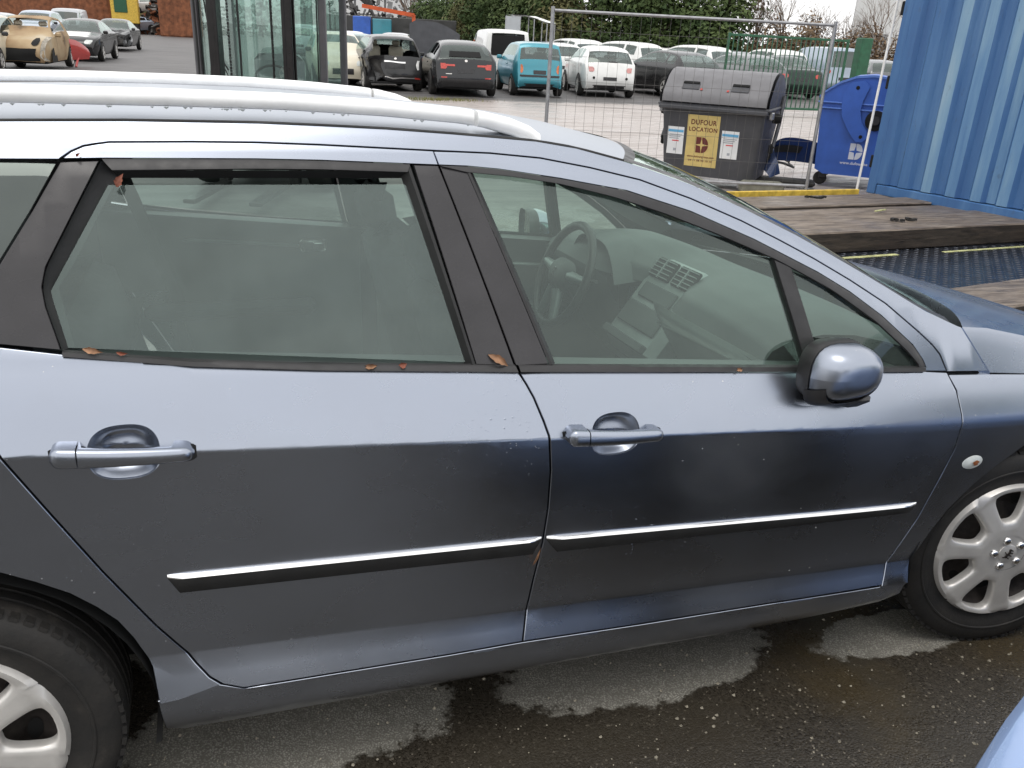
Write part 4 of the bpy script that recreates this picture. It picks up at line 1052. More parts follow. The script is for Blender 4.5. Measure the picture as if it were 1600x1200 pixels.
    for s in (-1, 1):
        b = MB(); b.rbox((L*.665, s*(w+.055), zb+.05), (.10, .17, .12), .03); b.build('door_mirror', col if detail > 1 else 'trim_black', root)
        # door shut line and handle
        if detail > 1:
            for xx in ((L*.36, L*.63) if kd not in ('mini', 'adam') else (L*.33, L*.66)):
                MB().grid(lambda u, v: (xx+(v-.5)*.008, s*(w*plan(xx)*(.972+.028*math.sin(PI*min(1, (1-u)*1.25)))+.003), .30+(zb-.32)*u), 6, 1).build('door_gap', 'void_black', root)
            MB().rbox((L*.40, s*(w*.985+.012), zb-.11), (.16, .025, .03), .01).build('door_handle', col, root)
    root['_p'] = 1; del root['_p']
    return root, patch, section, at_z

mat('lamp_red', (.50, .045, .03), .18, var=.25, scale=25, coat=.6)
mat('lamp_orange', (.60, .14, .03), .2, var=.3, scale=20, coat=.6)
mat('lamp_pale', (.55, .25, .23), .2, var=.3, scale=20, coat=.6)
mat('plate_dark', (.030, .030, .032), .5, var=.5, scale=30)
mat('seat_cream', (.62, .56, .45), .7, var=.12)
for nm, c, mt_, ro in (('paint_black', (.012, .012, .013), .0, .22), ('paint_graphite', (.030, .031, .033), .5, .25), ('paint_teal', (.045, .27, .34), .25, .28), ('paint_white', (.72, .72, .70), 0, .3), ('paint_cream', (.66, .60, .47), 0, .4), ('paint_green', (.018, .030, .026), .4, .25), ('paint_silver', (.42, .44, .46), .6, .3), ('paint_bluesilver', (.36, .42, .50), .5, .3), ('paint_beige', (.44, .41, .35), .4, .35), ('paint_navy', (.03, .05, .12), .3, .25), ('paint_grey', (.14, .145, .15), .4, .3), ('paint_paleteal', (.20, .30, .30), .3, .3), ('paint_red', (.42, .03, .025), .1, .3)):
    paint(nm, c, metal=mt_, rough=ro, coat=.28 if max(c) < .1 else .6, dirt=.03 if max(c) < .1 else .2, dcol=(.10, .09, .08))
def burnt_material():
    m, n, l, b = new_mat('burnt_metal'); x = add_noise(n, l, 1.1, 7, .5)
    r = ramp(n, l, x.outputs[0], [(.28, (.06, .045, .03)), (.40, (.30, .20, .11)), (.56, (.40, .30, .18)), (.75, (.48, .42, .32))])
    l.new(r.outputs[0], b.inputs['Base Color']); b.inputs['Roughness'].default_value = .85; y = add_noise(n, l, 25, 6); bump(n, l, b, y.outputs[0], .4, .01); M['burnt_metal'] = m
burnt_material()
mat('burnt_grey', (.34, .31, .26), .85, .1, var=.5, scale=9, bmp=.4)
mat('rust_sheet', (.20, .075, .035), .85, .1, var=.45, scale=3, bmp=.3)
mat('scrap_grey', (.13, .125, .12), .7, .4, var=.6, scale=4, bmp=.5)
mat('scrap_dark', (.03, .028, .026), .75, .2, var=.7, scale=5, bmp=.5)
def H(a, b):   # heading of a car whose rear is at a and nose towards b
    return math.atan2(b[1]-a[1], b[0]-a[0])

from mathutils import noise as mnoise
def crumple(root, inside, amp, freq=3.5, seed=0.):
    """dent the panels of a wreck where inside(p) > 0"""
    for o in root.children:
        if o.type != 'MESH' or o.name.startswith(('wheel', 'seat', 'cabin', 'floor')): continue
        for v in o.data.vertices:
            k = inside(v.co)
            if k > 0:
                d = mnoise.noise_vector(v.co*freq+Vector((seed, seed, seed)))
                v.co += Vector((d.x+.5, d.y, d.z*.6))*amp*k
        o.data.update()
# first row, tails towards us
mini, pt, sc_, az = bg_car('mini', 'paint_black', (3.10, 22.6, 0), R(91), 'black small hatchback with smashed tail and cream headrests showing through its empty rear window', wheels='seven', skip=('rear_window',), lights=False)
pt('chrome_bar', 'chrome', .76, .80, -.38, .38, off=.02); pt('bumper_bar', 'chrome', .355, .39, -.80, .72, off=.03)
mat('lamp_white', (.75, .75, .73), .4, var=.2)
pt('lamp_pod', 'lamp_white', .60, .84, -1.0, -.80, off=.014, round_=.3)
pt('plate_recess', 'plate_dark', .62, .74, -.36, .36, off=.012)
pt('torn_panel', 'scrap_dark', .40, .84, .55, .98, off=.02, nu=8, nv=6)
pt('tailgate_badge', 'hub_silver', .865, .925, -.045, .045, off=.02, round_=.6)
pt('reflector', 'lamp_red', .345, .385, -.92, -.75, off=.035)
crumple(mini, lambda p: max(0, min(1, (1.1-p.x)/.6))*max(.12, min(1, (p.y+.15)/.5))*(1 if p.z < 1.05 else .2), .24, 3.2, 2.)
merc, pt, sc_, az = bg_car('hatch', 'paint_graphite', (4.72, 21.2, 0), R(82), 'dark grey hatchback with red tail lights and a broken rear screen', wheels='dark', skip=('side_window0', 'side_window1'), glassm='privacy_glass')
pt('bumper_reflector', 'lamp_red', .49, .52, .70, .92, off=.012); pt('bumper_reflector', 'lamp_red', .49, .52, -.92, -.70, off=.012)
pt('tailgate_badge', 'hub_silver', .905, .965, -.05, .05, off=.015, round_=.6)
pt('bumper_skirt', 'trim_black', .27, .47, -1.0, 1.0, off=.010, nv=14)
for s in (-1, 1): pt('inner_tail_light', 'lamp_red', .79, .84, s*.40, s*.70, off=.011)
pt('screen_shards', 'void_black', 1.03, 1.17, -.55, .60, off=.012); pt('model_lettering', 'hub_silver', .585, .605, .52, .74, off=.014)
teal, pt, sc_, az = bg_car('city', 'paint_teal', (7.25, 22.2, 0), R(82), 'teal five-door city car with orange tail lights and a black bumper strip', wheels='ten', lampcol='lamp_orange')
pt('bumper_strip', 'trim_black', .545, .60, -1.02, 1.02, off=.018, nv=14)
adam, pt, sc_, az = bg_car('adam', 'paint_white', (9.70, 22.6, 0), R(78), 'white three-door hatchback with rear wiper, second row car right behind the fence pole', wheels='ten', lampcol='lamp_pale')
for s in (-1, 1): pt('exhaust_surround', 'void_black', .53, .61, s*.72-.055, s*.72+.055, off=.014, round_=.7)
pt('rear_wiper', 'trim_black', 1.03, 1.05, -.30, .06, off=.02)
bg_car('hatch', 'paint_black', (13.2, 23.0, 0), R(97), 'black hatchback with bright chrome window outline behind the grey waste container', wheels='five')
bg_car('suv', 'paint_white', (17.2, 28.0, 0), R(110), 'white tall car behind the black hatchback with chrome window outline', detail=1)
bg_car('sedan', 'paint_green', (18.2, 24.6, 0), R(78), 'dark green saloon with red tail lights seen through the green gate', detail=2)
bg_car('estate', 'paint_silver', (20.6, 31.6, 0), R(100), 'silver estate roof just beyond the dark green saloon', detail=1)
bg_car('van', 'paint_bluesilver', (21.9, 26.9, 0), R(80), 'pale blue-silver van at the right end of the green gate', detail=1)
bg_car('hatch', 'paint_grey', (24.6, 27.4, 0), R(70), 'grey hatchback with red tail lights beside the green gate post', detail=1)
# rows behind
back = [
 ('estate', 'paint_beige', (3.9, 27.2), 100, 'beige estate roof directly behind the smashed black small hatchback'),
 ('sedan', 'paint_paleteal', (3.3, 33.2), -75, 'pale teal saloon facing us beside the forklift mast'),
 ('mini', 'paint_cream', (1.9, 27.3), -80, 'cream car nose half hidden by the forklift'),
 ('hatch', 'paint_bluesilver', (6.3, 33.4), -80, 'blue-silver hatchback facing us beyond the smashed black small hatchback'),
 ('hatch', 'paint_navy', (5.25, 30.3), -75, 'navy hatchback behind the gap between the two black cars'),
 ('estate', 'paint_white', (10.1, 27.2), 105, 'white estate with roof bars behind the teal city car'),
 ('suv', 'paint_white', (13.6, 32.6), 120, 'white tall car behind the white three-door hatchback'),
 ('hatch', 'paint_silver', (15.6, 34.6), 110, 'silver hatchback roof right of the white tall car'),
 ('suv', 'paint_white', (14.3, 28.3), 135, 'white people carrier beside the black hatchback with chrome window outline'),
 ('hatch', 'paint_white', (4.6, 41.5), 95, 'white hatchback in the far row left of the orange beam'),
 ('estate', 'paint_silver', (6.8, 41.0), 95, 'silver estate in the far row below the orange beam'),
 ('hatch', 'paint_grey', (9.0, 41.8), 95, 'grey hatchback in the far row below the dark hedge end'),
 ('suv', 'paint_silver', (2.5, 42.4), 95, 'silver tall car in the far row next to the forklift cab'),
 ('sedan', 'paint_navy', (17.9, 40.0), 120, 'navy saloon in the far row below the hedge'),
 ('hatch', 'paint_white', (20.5, 38.2), 125, 'white hatchback in the far row below the bare trees'),
 ('estate', 'paint_grey', (23.6, 36.0), 130, 'grey estate in the far row below the bare trees'),
 ('hatch', 'paint_grey', (16.6, 24.3), 112, 'grey hatchback between the black hatchback and the dark green saloon'),
 ('suv', 'paint_white', (20.2, 27.9), 108, 'white tall car just behind the dark green saloon'),
 ('hatch', 'paint_silver', (23.9, 31.2), 108, 'silver hatchback behind the pale blue-silver van'),
 ('estate', 'paint_navy', (11.6, 31.0), 108, 'navy estate behind the white estate with roof bars'),
 ('hatch', 'paint_white', (18.6, 33.4), 110, 'white hatchback in the third row above the grey waste container'),
 ('sedan', 'paint_grey', (22.0, 35.0), 112, 'grey saloon in the third row left of the green gate pillar'),
 ('sedan', 'paint_silver', (12.0, 40.5), 105, 'silver saloon beyond the open-backed white van'),
]
for kd, c, (x, y), hd, lab in back: bg_car(kd, c, (x, y, 0), R(hd-(22 if hd > 0 else 12)), lab, detail=1, wheels='plain')
# white van with its tail door open
van, pt, sc_, az = bg_car('van', 'paint_white', (8.35, 28.4, 0), R(82), 'white van with open empty rear doorway behind the dark grey hatchback', detail=1, skip=('rear_window',))
pt('load_opening', 'void_black', .95, 1.62, -.80, .80, off=.012)

# left-hand group, noses towards us
burnt, pt, sc_, az = bg_car('mini', 'burnt_metal', (-6.75, 30.4, 0), R(-94), 'burnt-out small car with rusty bonnet and empty windscreen', skip=('windscreen', 'rear_window', 'side_window0', 'side_window1'), lights=False, wheel_skip=(('f', -1), ('f', 1)))
pt('engine_hole', 'void_black', .26, .62, -.86, .74, off=.015, rear=False, nu=5, nv=8)
pt('headlight_hole', 'void_black', .70, .90, .50, .80, off=.02, rear=False, round_=.6); pt('torn_wing', 'burnt_grey', .28, .92, .86, 1.06, off=.03, rear=False, nu=6)
crumple(burnt, lambda p: max(0, min(1, (p.x-2.1)/.8))*.8+.15, .05, 3.0, 7.)
bg_car('mini', 'paint_cream', (-7.95, 29.2, 0), R(-94), 'cream white car at the left picture edge in front of the burnt-out car', name='parked_hatchback', detail=1)
bmw, pt, sc_, az = bg_car('sedan', 'paint_black', (-6.0, 38.1, 0), R(-95), 'black coupe with mismatched white bonnet and pale headlight behind the burnt-out car', detail=2)
def bonnet_patch(sec):
    b = MB()
    def fn(u, v):
        x = 3.35+.80*u; zz = [q for q in smooth_sil(KINDS['sedan']['sil']) if q.x > 2.8]; p = min(zz, key=lambda q: abs(q.x-x)); s = sec(Vector((x, p.y)))
        return (x, (2*v-1)*.78*s[5][1]-.05, p.y+.012-.03*abs(2*v-1)**4)
    b.grid(fn, 12, 10); return b
bonnet_patch(sc_).build('white_bonnet', 'paint_white', bmw, 60)
pt('wing_plate', 'paint_cream', .42, .62, -.98, -.60, off=.02, rear=False)
b = MB(); b.grid(lambda u, v: (-6.0+.05*math.sin(PI*v)+.42*u, 29.7+.9*u, .22+.62*v*(1-.5*u**2)), 10, 8); b.grid(lambda u, v: (-5.98+.05*math.sin(PI*v)+.42*u, 29.75+.9*u, .22+.62*v*(1-.5*u**2)), 10, 8)
b.tube([(-5.9, 29.9, 0), (-5.8, 30.2, .4)], .04, 6); tag(b.build('car_wing', 'paint_red', angle=60), 'red car wing leaning between the burnt-out car and the black coupe', 'car wing')
wreck, pt, sc_, az = bg_car('sedan', 'paint_graphite', (-5.7, 49.5, 0), R(-95), 'dark grey wreck with its front end torn off behind the black coupe', detail=1, lights=False, wheel_skip=(('f', 1),))
pt('torn_front', 'scrap_dark', .26, .80, -.92, .92, off=.03, rear=False, nu=8, nv=10)
crumple(wreck, lambda p: max(0, min(1, (p.x-3.1)/.8)), .30, 3.0, 4.)
for i, (kd, c, x, y, lab) in enumerate((('estate', 'paint_silver', -10.2, 44.5, 'silver estate roof at the left edge behind the burnt-out car'), ('suv', 'paint_bluesilver', -9.3, 50.5, 'blue-silver tall car roof behind the black coupe, nearer the left edge'), ('van', 'paint_silver', -9.3, 62., 'silver van roof in front of the rusty wall'))):
    bg_car(kd, c, (x, y, 0), R(-95), lab, detail=1)

# powder-blue car beside the photographer, only its front corner in view
bg_car('hatch', 'powder_blue', (3.00, -2.41, 0), R(181), 'powder blue car whose smooth front corner cuts the lower right of the picture', name='blue_car', detail=1)
# dark cars added out of view behind the photographer to darken the estate's reflections
for i, (kd, c, x, y, hd, lab) in enumerate((('estate', 'paint_black', -6.4, -7.4, 2, 'black estate added out of view behind the photographer for dark reflections'), ('suv', 'paint_graphite', -1.5, -7.7, -2, 'dark grey tall car added out of view behind the photographer for dark reflections'), ('hatch', 'paint_green', 3.4, -7.5, 3, 'dark green hatchback added out of view behind the photographer for dark reflections'), ('sedan', 'paint_black', -11.3, -7.6, 0, 'black saloon added out of view behind the photographer for dark reflections'))):
    bg_car(kd, c, (x, y, 0), R(hd), lab, detail=1)

# ------------------------------------------------------------------ yard furniture
def blue_paint_material():
    m, n, l, b = new_mat('container_blue')
    x = add_noise(n, l, 1.1, 9, .68, vec_scale=(2.2, 1, .22)); y = add_noise(n, l, 9, 6, .7, vec_scale=(1.5, 1, .5))
    r = ramp(n, l, x.outputs[0], [(.34, (.035, .10, .26)), (.50, (.05, .14, .32)), (.62, (.085, .19, .37)), (.75, (.19, .31, .44))])
    d = ramp(n, l, y.outputs[0], [(.60, (0, 0, 0)), (.74, (1, 1, 1))])
    mxx = n.new('ShaderNodeMixRGB'); mxx.inputs[2].default_value = (.05, .06, .055, 1)
    sc = n.new('ShaderNodeMath'); sc.operation = 'MULTIPLY'; sc.inputs[1].default_value = .55; l.new(d.outputs[0], sc.inputs[0]); l.new(sc.outputs[0], mxx.inputs[0])
    l.new(r.outputs[0], mxx.inputs[1]); l.new(mxx.outputs[0], b.inputs['Base Color']); b.inputs['Roughness'].default_value = .5
    bump(n, l, b, y.outputs[0], .12, .01); M['container_blue'] = m
blue_paint_material()
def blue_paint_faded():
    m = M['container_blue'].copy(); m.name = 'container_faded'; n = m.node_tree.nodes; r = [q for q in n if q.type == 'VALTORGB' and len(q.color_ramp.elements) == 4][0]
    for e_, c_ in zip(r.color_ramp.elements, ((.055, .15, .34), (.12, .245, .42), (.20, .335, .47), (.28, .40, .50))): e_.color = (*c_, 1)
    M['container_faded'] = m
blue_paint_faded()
def wood_material(name, a, c, d):
    m, n, l, b = new_mat(name)
    x = add_noise(n, l, 3.2, 9, .7, vec_scale=(.7, 9, 9)); y = add_noise(n, l, 7, 6, .65, vec_scale=(.6, 2.5, 2.5)); k = add_noise(n, l, 1.3, 5, .6)
    r = ramp(n, l, x.outputs[0], [(.30, d), (.48, a), (.70, c)])
    st = ramp(n, l, y.outputs[0], [(.52, (0, 0, 0)), (.66, (.75, .75, .75))])
    mxx = n.new('ShaderNodeMixRGB'); mxx.inputs[2].default_value = (*d, 1); l.new(st.outputs[0], mxx.inputs[0]); l.new(r.outputs[0], mxx.inputs[1]); l.new(mxx.outputs[0], b.inputs['Base Color'])
    rr = n.new('ShaderNodeMapRange'); rr.inputs[1].default_value = .35; rr.inputs[2].default_value = .65; rr.inputs[3].default_value = .32; rr.inputs[4].default_value = .75
    l.new(k.outputs[0], rr.inputs[0]); l.new(rr.outputs[0], b.inputs['Roughness']); bump(n, l, b, x.outputs[0], .5, .01); M[name] = m
wood_material('sleeper_side', (.040, .030, .022), (.075, .056, .042), (.012, .009, .007))
wood_material('sleeper_wood', (.145, .112, .085), (.30, .25, .20), (.040, .029, .021))
mat('galvanised', (.36, .36, .37), .42, .7, var=.2, scale=12, rvar=.1)
mat('wire_dull', (.12, .115, .11), .6, .4, var=.3, scale=8)
mat('gate_green', (.012, .085, .04), .45, var=.25, scale=10)
mat('bin_grey', (.055, .056, .063), .55, var=.15, scale=5, rvar=.1)
mat('lid_grey', (.155, .152, .16), .5, var=.12, scale=5, rvar=.1)
mat('bin_blue', (.035, .115, .46), .42, var=.12, scale=5, rvar=.08)
mat('bin_blue_pale', (.10, .20, .55), .4, var=.1, scale=5)
mat('sticker_yellow', (.60, .46, .17), .5, var=.1, scale=8)
mat('sticker_white', (.74, .75, .76), .5, var=.06, scale=8)
mat('print_brown', (.13, .025, .02), .6, var=.1)
mat('print_blue', (.12, .38, .62), .6, var=.1)
mat('print_red', (.62, .06, .07), .6, var=.1)
mat('print_grey', (.35, .37, .40), .6, var=.1)
mat('print_white', (.72, .74, .80), .6, var=.05)
mat('white_tube', (.78, .77, .75), .45, var=.06)
mat('yellow_paint', (.62, .42, .06), .55, var=.3, scale=14)
mat('pale_yellow', (.50, .50, .24), .6, var=.35, scale=10)
mat('plate_steel', (.035, .040, .052), .30, .6, var=.35, scale=4, rvar=.12)
mat('lozenge_steel', (.075, .080, .095), .28, .75, var=.3, scale=9, rvar=.1)
mat('concrete_block', (.20, .195, .155), .85, var=.25, scale=12, bmp=.3)
mat('orange_paint', (.55, .09, .02), .5, var=.2, scale=3)
mat('far_grey', (.24, .24, .24), .8, var=.25, scale=.8)
mat('far_white', (.62, .62, .61), .8, var=.08, scale=.6)
mat('far_dark', (.05, .05, .048), .8, var=.4, scale=1.2)
mat('bark', (.075, .060, .047), .9, var=.35, scale=14, bmp=.5)
mat('twig', (.150, .105, .075), .9, var=.35, scale=8)
def leaf_mat(name, a, c):
    m, n, l, b = new_mat(name)
    oi = n.new('ShaderNodeTexCoord'); x = n.new('ShaderNodeTexNoise'); x.inputs['Scale'].default_value = .9; x.inputs['Detail'].default_value = 4
    l.new(oi.outputs['Object'], x.inputs['Vector']); r = ramp(n, l, x.outputs[0], [(.32, a), (.68, c)])
    l.new(r.outputs[0], b.inputs['Base Color']); b.inputs['Roughness'].default_value = .75; b.inputs['Specular IOR Level'].default_value = .2; M[name] = m
leaf_mat('leaf_dark', (.030, .055, .020), (.085, .115, .038))
leaf_mat('leaf_olive', (.060, .070, .026), (.140, .125, .055))
leaf_mat('leaf_brown', (.120, .080, .048), (.215, .150, .092))
leaf_mat('weed', (.09, .11, .03), (.22, .20, .06))

def text_mesh(name, body, size, mt, parent, mtx, spacing=1., width=None):
    """raised lettering as a flat mesh part"""
    cu = bpy.data.curves.new(name, 'FONT'); cu.body = body; cu.size = size; cu.align_x = 'CENTER'; cu.align_y = 'CENTER'; cu.extrude = .0006; cu.offset = size*.018; cu.space_character = spacing
    o = bpy.data.objects.new(name, cu); COL.objects.link(o)
    bpy.context.view_layer.update()
    me = bpy.data.meshes.new_from_object(o.evaluated_get(bpy.context.evaluated_depsgraph_get())); bpy.data.objects.remove(o)
    me.name = name; me.materials.clear()
    if width:
        xs = [v.co.x for v in me.vertices]; k = width/(max(xs)-min(xs))
        for v in me.vertices: v.co.x *= k
    me.transform(mtx); return link_mesh(name, me, mt, parent)
FACE = Matrix(((1, 0, 0, 0), (0, 0, -1, 0), (0, 1, 0, 0), (0, 0, 0, 1)))   # text plane -> a wall facing -y
def emblem(parent, cx, cz, h, y, mt, mt_bg, lean=0.):
    """a D cut by a four-pointed star"""
    b = MB(); n = 20; w = h*.80
    P = [(-w*.5, -h*.5)]+[(w*.02+w*.48*math.sin(PI*i/n), -h*.5*math.cos(PI*i/n)) for i in range(n+1)]+[(-w*.5, h*.5)]
    b.prism([(cx+p[0], cz+p[1]) for p in P], y, y-.002)
    o = b.build('emblem', mt, parent)
    b = MB()
    S = []
    for k in range(8):
        a = PI/4*k+PI/2; r = h*(.44 if k % 2 == 0 else .10); S.append((cx-w*.05+r*math.cos(a), cz+r*math.sin(a)))
    b.prism(S, y-.0021, y-.0036)
    b.build('emblem_star', mt_bg, o)
    o.matrix_local = Matrix.Translation((0, y, cz)) @ Matrix.Rotation(lean, 4, 'X') @ Matrix.Translation((0, -y, -cz))
    b = MB(); b.prism([(cx-w*.56, cz-h*.018), (cx+w*.6, cz-h*.018), (cx+w*.6, cz+h*.018), (cx-w*.56, cz+h*.018)], y-.0021, y-.0030); b.build('emblem_bar', mt_bg, o)
    b = MB(); b.prism([(cx-w*.07, cz-h*.53), (cx-w*.03, cz-h*.53), (cx-w*.03, cz+h*.53), (cx-w*.07, cz+h*.53)], y-.0021, y-.0030); b.build('emblem_bar', mt_bg, o)
    return o

# --- grey waste container
gb = empty('waste_container', (3.24, 7.42, 0), R(-44.7), 'dark grey waste container with domed lid and yellow rental sticker behind the mesh fence', 'waste container')
def tapered(b, w0, d0, z0, w1, d1, z1, dx=0, dy=0, n=6, r=.06):
    """rounded rectangular tub, w along x from 0, d along y from 0"""
    rings = []
    for k in range(n+1):
        t = k/n; w = w0+(w1-w0)*t; d = d0+(d1-d0)*t; z = z0+(z1-z0)*t; cx = w1/2; cy = d1/2
        ring = []
        for qx, qy, a0 in ((1, 1, 0), (-1, 1, 90), (-1, -1, 180), (1, -1, 270)):
            for i in range(5):
                a = R(a0+90*i/4); ring.append((cx+qx*(w/2-r)+r*math.cos(a), cy+qy*(d/2-r)+r*math.sin(a), z))
        rings.append(ring)
    m = len(rings[0]); vs = [p for rg in rings for p in rg]
    b.add(vs, [(i*m+k, i*m+(k+1) % m, (i+1)*m+(k+1) % m, (i+1)*m+k) for i in range(n) for k in range(m)]+[tuple(range(m-1, -1, -1))]); return b
tapered(MB(), 1.13, .86, .12, 1.27, 1.04, .93).build('tub', 'bin_grey', gb, 40)
b = MB(); b.rbox((.635, .52, .965), (1.37, 1.12, .045), .015); b.build('rim', 'bin_grey', gb)
MB().rbox((.635, -.045, .935), (1.33, .05, .05), .012).build('lifting_lip', 'bin_grey', gb)
# lid: front strip, sloping panel, dome over the back (section in y,z swept along x)
lp = [(-.050, 1.00), (-.045, 1.09), (-.02, 1.115), (.16, 1.29), (.30, 1.36), (.48, 1.385), (.68, 1.37), (.86, 1.30), (1.0, 1.18), (1.08, 1.02), (1.06, .99)]
b = MB(); b.grid(lambda u, v: (.0+1.27*u, *(lambda q: (q.x, q.y))(resample(lp, 25)[min(24, round(v*24))])), 10, 24); lid = b.build('lid', 'lid_grey', gb, 30)
for x in (0.0, 1.27):
    b = MB(); b.add([(x, p.x, p.y) for p in resample(lp, 25)], [tuple(range(25))]); b.add([(x+(.03 if x else -.03), p.x*.98+.01, p.y-.012) for p in resample(lp, 25)], [tuple(range(25))])
    b.build('lid_end', 'bin_grey', lid)
for x in (.32, .92):
    Rs = Matrix.Rotation(R(44), 3, 'X')
    h = MB().rbox((x, .045, 1.185), (.21, .10, .012), .004, Rs).build('lid_grip', 'bin_grey', lid)
    MB().rbox((x, .072, 1.222), (.20, .035, .020), .004, Rs).build('grip_slot', 'void_black', h)
    MB().rbox((x+(.14 if x < .6 else -.14), .01, 1.155), (.028, .028, .012), .004, Rs).build('reflector_dot', 'lamp_red', lid)
# right-hand trunnion, arm and bracket
for x in (1.31, -.04):
    s = 1 if x > 0 else -1
    MB().rbox((x, .16, .90), (.05, .10, .09), .012).build('bracket', 'galvanised', gb)
    MB().lathe([(0, 0), (.055, 0), (.06, s*.05), (.045, s*.10), (0, s*.10)], 16, (x-.02*s, .42, .86), 'X').build('trunnion', 'void_black', gb)
    MB().tube([(x+.01*s, .86, 1.10), (x+.03*s, .62, .78), (x+.03*s, .40, .52)], .024, 8).build('lid_arm', 'bin_grey', gb)
    MB().rbox((x+.012*s, .40, .50), (.05, .09, .12), .015).build('arm_foot', 'void_black', gb)
for x, y in ((.16, .12), (1.08, .12), (.16, .84), (1.08, .84)):
    f = MB().rbox((x, y, .075), (.09, .11, .09), .01).build('castor', 'galvanised', gb); MB().lathe([(0, -.02), (.05, -.02), (.058, 0), (.05, .02), (0, .02)], 14, (x, y, .058), 'X').build('castor_wheel', 'tyre', f)
def fy(z): return .5*(1.04-(.86+(1.04-.86)*(z-.12)/.81))    # the front wall leans with the tub's taper
def on_front(name, mt, x0, x1, z0, z1, parent=gb, off=.004):
    b = MB(); b.add([(x0, fy(z0)-off, z0), (x1, fy(z0)-off, z0), (x1, fy(z1)-off, z1), (x0, fy(z1)-off, z1), (x0, fy(z0)-off+.003, z0), (x1, fy(z0)-off+.003, z0), (x1, fy(z1)-off+.003, z1), (x0, fy(z1)-off+.003, z1)], [(0, 1, 2, 3), (4, 7, 6, 5), (0, 4, 5, 1), (1, 5, 6, 2), (2, 6, 7, 3), (3, 7, 4, 0)])
    return b.build(name, mt, parent)
ys = on_front('rental_sticker', 'sticker_yellow', .34, .74, .24, .86)
lean = math.atan2(fy(.24)-fy(.86), .62)
def front_text(body, size, x, z, width, mt, parent):
    m = Matrix.Translation((x, fy(z)-.006, z)) @ Matrix.Rotation(lean, 4, 'X') @ FACE
    return text_mesh('lettering', body, size, mt, parent, m, 1.1, width)
front_text('DUFOUR', .082, .54, .772, .315, 'print_brown', ys); front_text('LOCATION', .070, .54, .688, .35, 'print_brown', ys)
e = emblem(ys, .545, .505, .19, fy(.505)-.006, 'print_brown', 'sticker_yellow', lean)
front_text('www.dufourgroup.com', .034, .54, .362, .335, 'print_brown', ys); front_text('04 11 08 93 10 10', .030, .54, .312, .30, 'print_brown', ys)
for x0, x1, z0, z1, nm in ((.10, .305, .37, .70, 'notice'), (.775, .985, .37, .70, 'notice')):
    w = on_front(nm, 'sticker_white', x0, x1, z0, z1); q = x1-x0
    on_front('blue_band', 'print_blue', x0+.03*q, x1-.03*q, z1-.065, z1-.035, w, .006)
    for k in range(3): on_front('text_line', 'print_grey', x0+.12*q, x1-.1*q-.02*k, z1-.10-.022*k, z1-.09-.022*k, w, .006)
    on_front('red_band', 'print_red', x0+.3*q, x1-.28*q, z0+.155, z0+.168, w, .006); on_front('stamp', 'print_grey', x0+.42*q, x0+.58*q, z0+.04, z0+.07, w, .006)

# --- blue waste container, seen end on, half behind the shipping container
bb = empty('waste_container', (5.40, 7.12, 0), R(-42), 'blue wheeled waste container with domed lid and white emblem beside the shipping container', 'waste container')
tub = [(.05, .20), (1.02, .20), (1.10, 1.05), (-.03, 1.05)]
b = MB(); 
pr = [(.10, .185), (.14, .165), (.95, .165), (1.0, .20), (1.09, 1.05), (-.02, 1.05), (.03, .22)]
b.prism(pr, 0, 1.25); b.build('tub', 'bin_blue', bb)
lidp = [(-.05, 1.09), (-.06, 1.12), (.02, 1.20), (.16, 1.30), (.34, 1.375), (.55, 1.40), (.76, 1.375), (.94, 1.30), (1.08, 1.19), (1.13, 1.10), (1.12, 1.06), (-.04, 1.06)]
MB().prism(lidp, -.015, 1.265).build('lid', 'bin_blue', bb)
b = MB(); b.grid(lambda u, v: (*(lambda q: (q.x, -.03+.04*v, q.y+.012))(resample(lidp[1:10], 30)[min(29, round(u*29))]),), 29, 1); b.grid(lambda u, v: (*(lambda q: (q.x, -.03, q.y+.012-.028*v))(resample(lidp[1:10], 30)[min(29, round(u*29))]),), 29, 1)
b.build('lid_edge', 'bin_blue_pale', bb, 60)
for z in (1.055, .985): MB().rbox((.50, -.012, z), (1.13 if z > 1 else 1.08, .03, .020), .006).build('rim_rib', 'bin_blue_pale', bb)
arm = [(.30, 1.33), (.36, 1.30)]
b = MB()
ap = [(.22, 1.05), (.23, 1.20), (.30, 1.31), (.44, 1.34), (.52, 1.27), (.47, 1.10), (.46, .98), (.50, .84), (.58, .74), (.60, .66), (.55, .60), (.47, .60), (.36, .72), (.25, .90)]
b.prism(ap, -.055, -.030); a_ = b.build('lid_arm', 'bin_blue', bb)
for x, z in ((.38, 1.25), (.52, .665)): MB().lathe([(0, -.062), (.02, -.062), (.024, -.055)], 12, (x, 0, z)).build('arm_bolt', 'void_black', a_)
MB().lathe([(0, -.035), (.09, -.035), (.125, -.028), (.125, .0)], 24, (.66, 0, .87)).build('trunnion_hole', 'void_black', bb)
MB().lathe([(0, -.06), (.05, -.06), (.06, -.03)], 18, (.66, 0, .87)).build('trunnion', 'trim_black', bb)
emblem(bb, .50, .475, .20, -.002, 'print_white', 'bin_blue')
text_mesh('lettering', 'www.dufour.be', .05, 'print_white', bb, Matrix.Translation((.50, -.003, .325)) @ FACE, 1.05, .34)
for x in (.14, .92):
    for y in (.14, 1.1):
        f = MB().rbox((x, y, .14), (.10, .09, .10), .012).build('castor', 'trim_black', bb); MB().lathe([(0, -.022), (.075, -.022), (.088, 0), (.075, .022), (0, .022)], 16, (x-.03, y, .09)).build('castor_wheel', 'tyre', f)

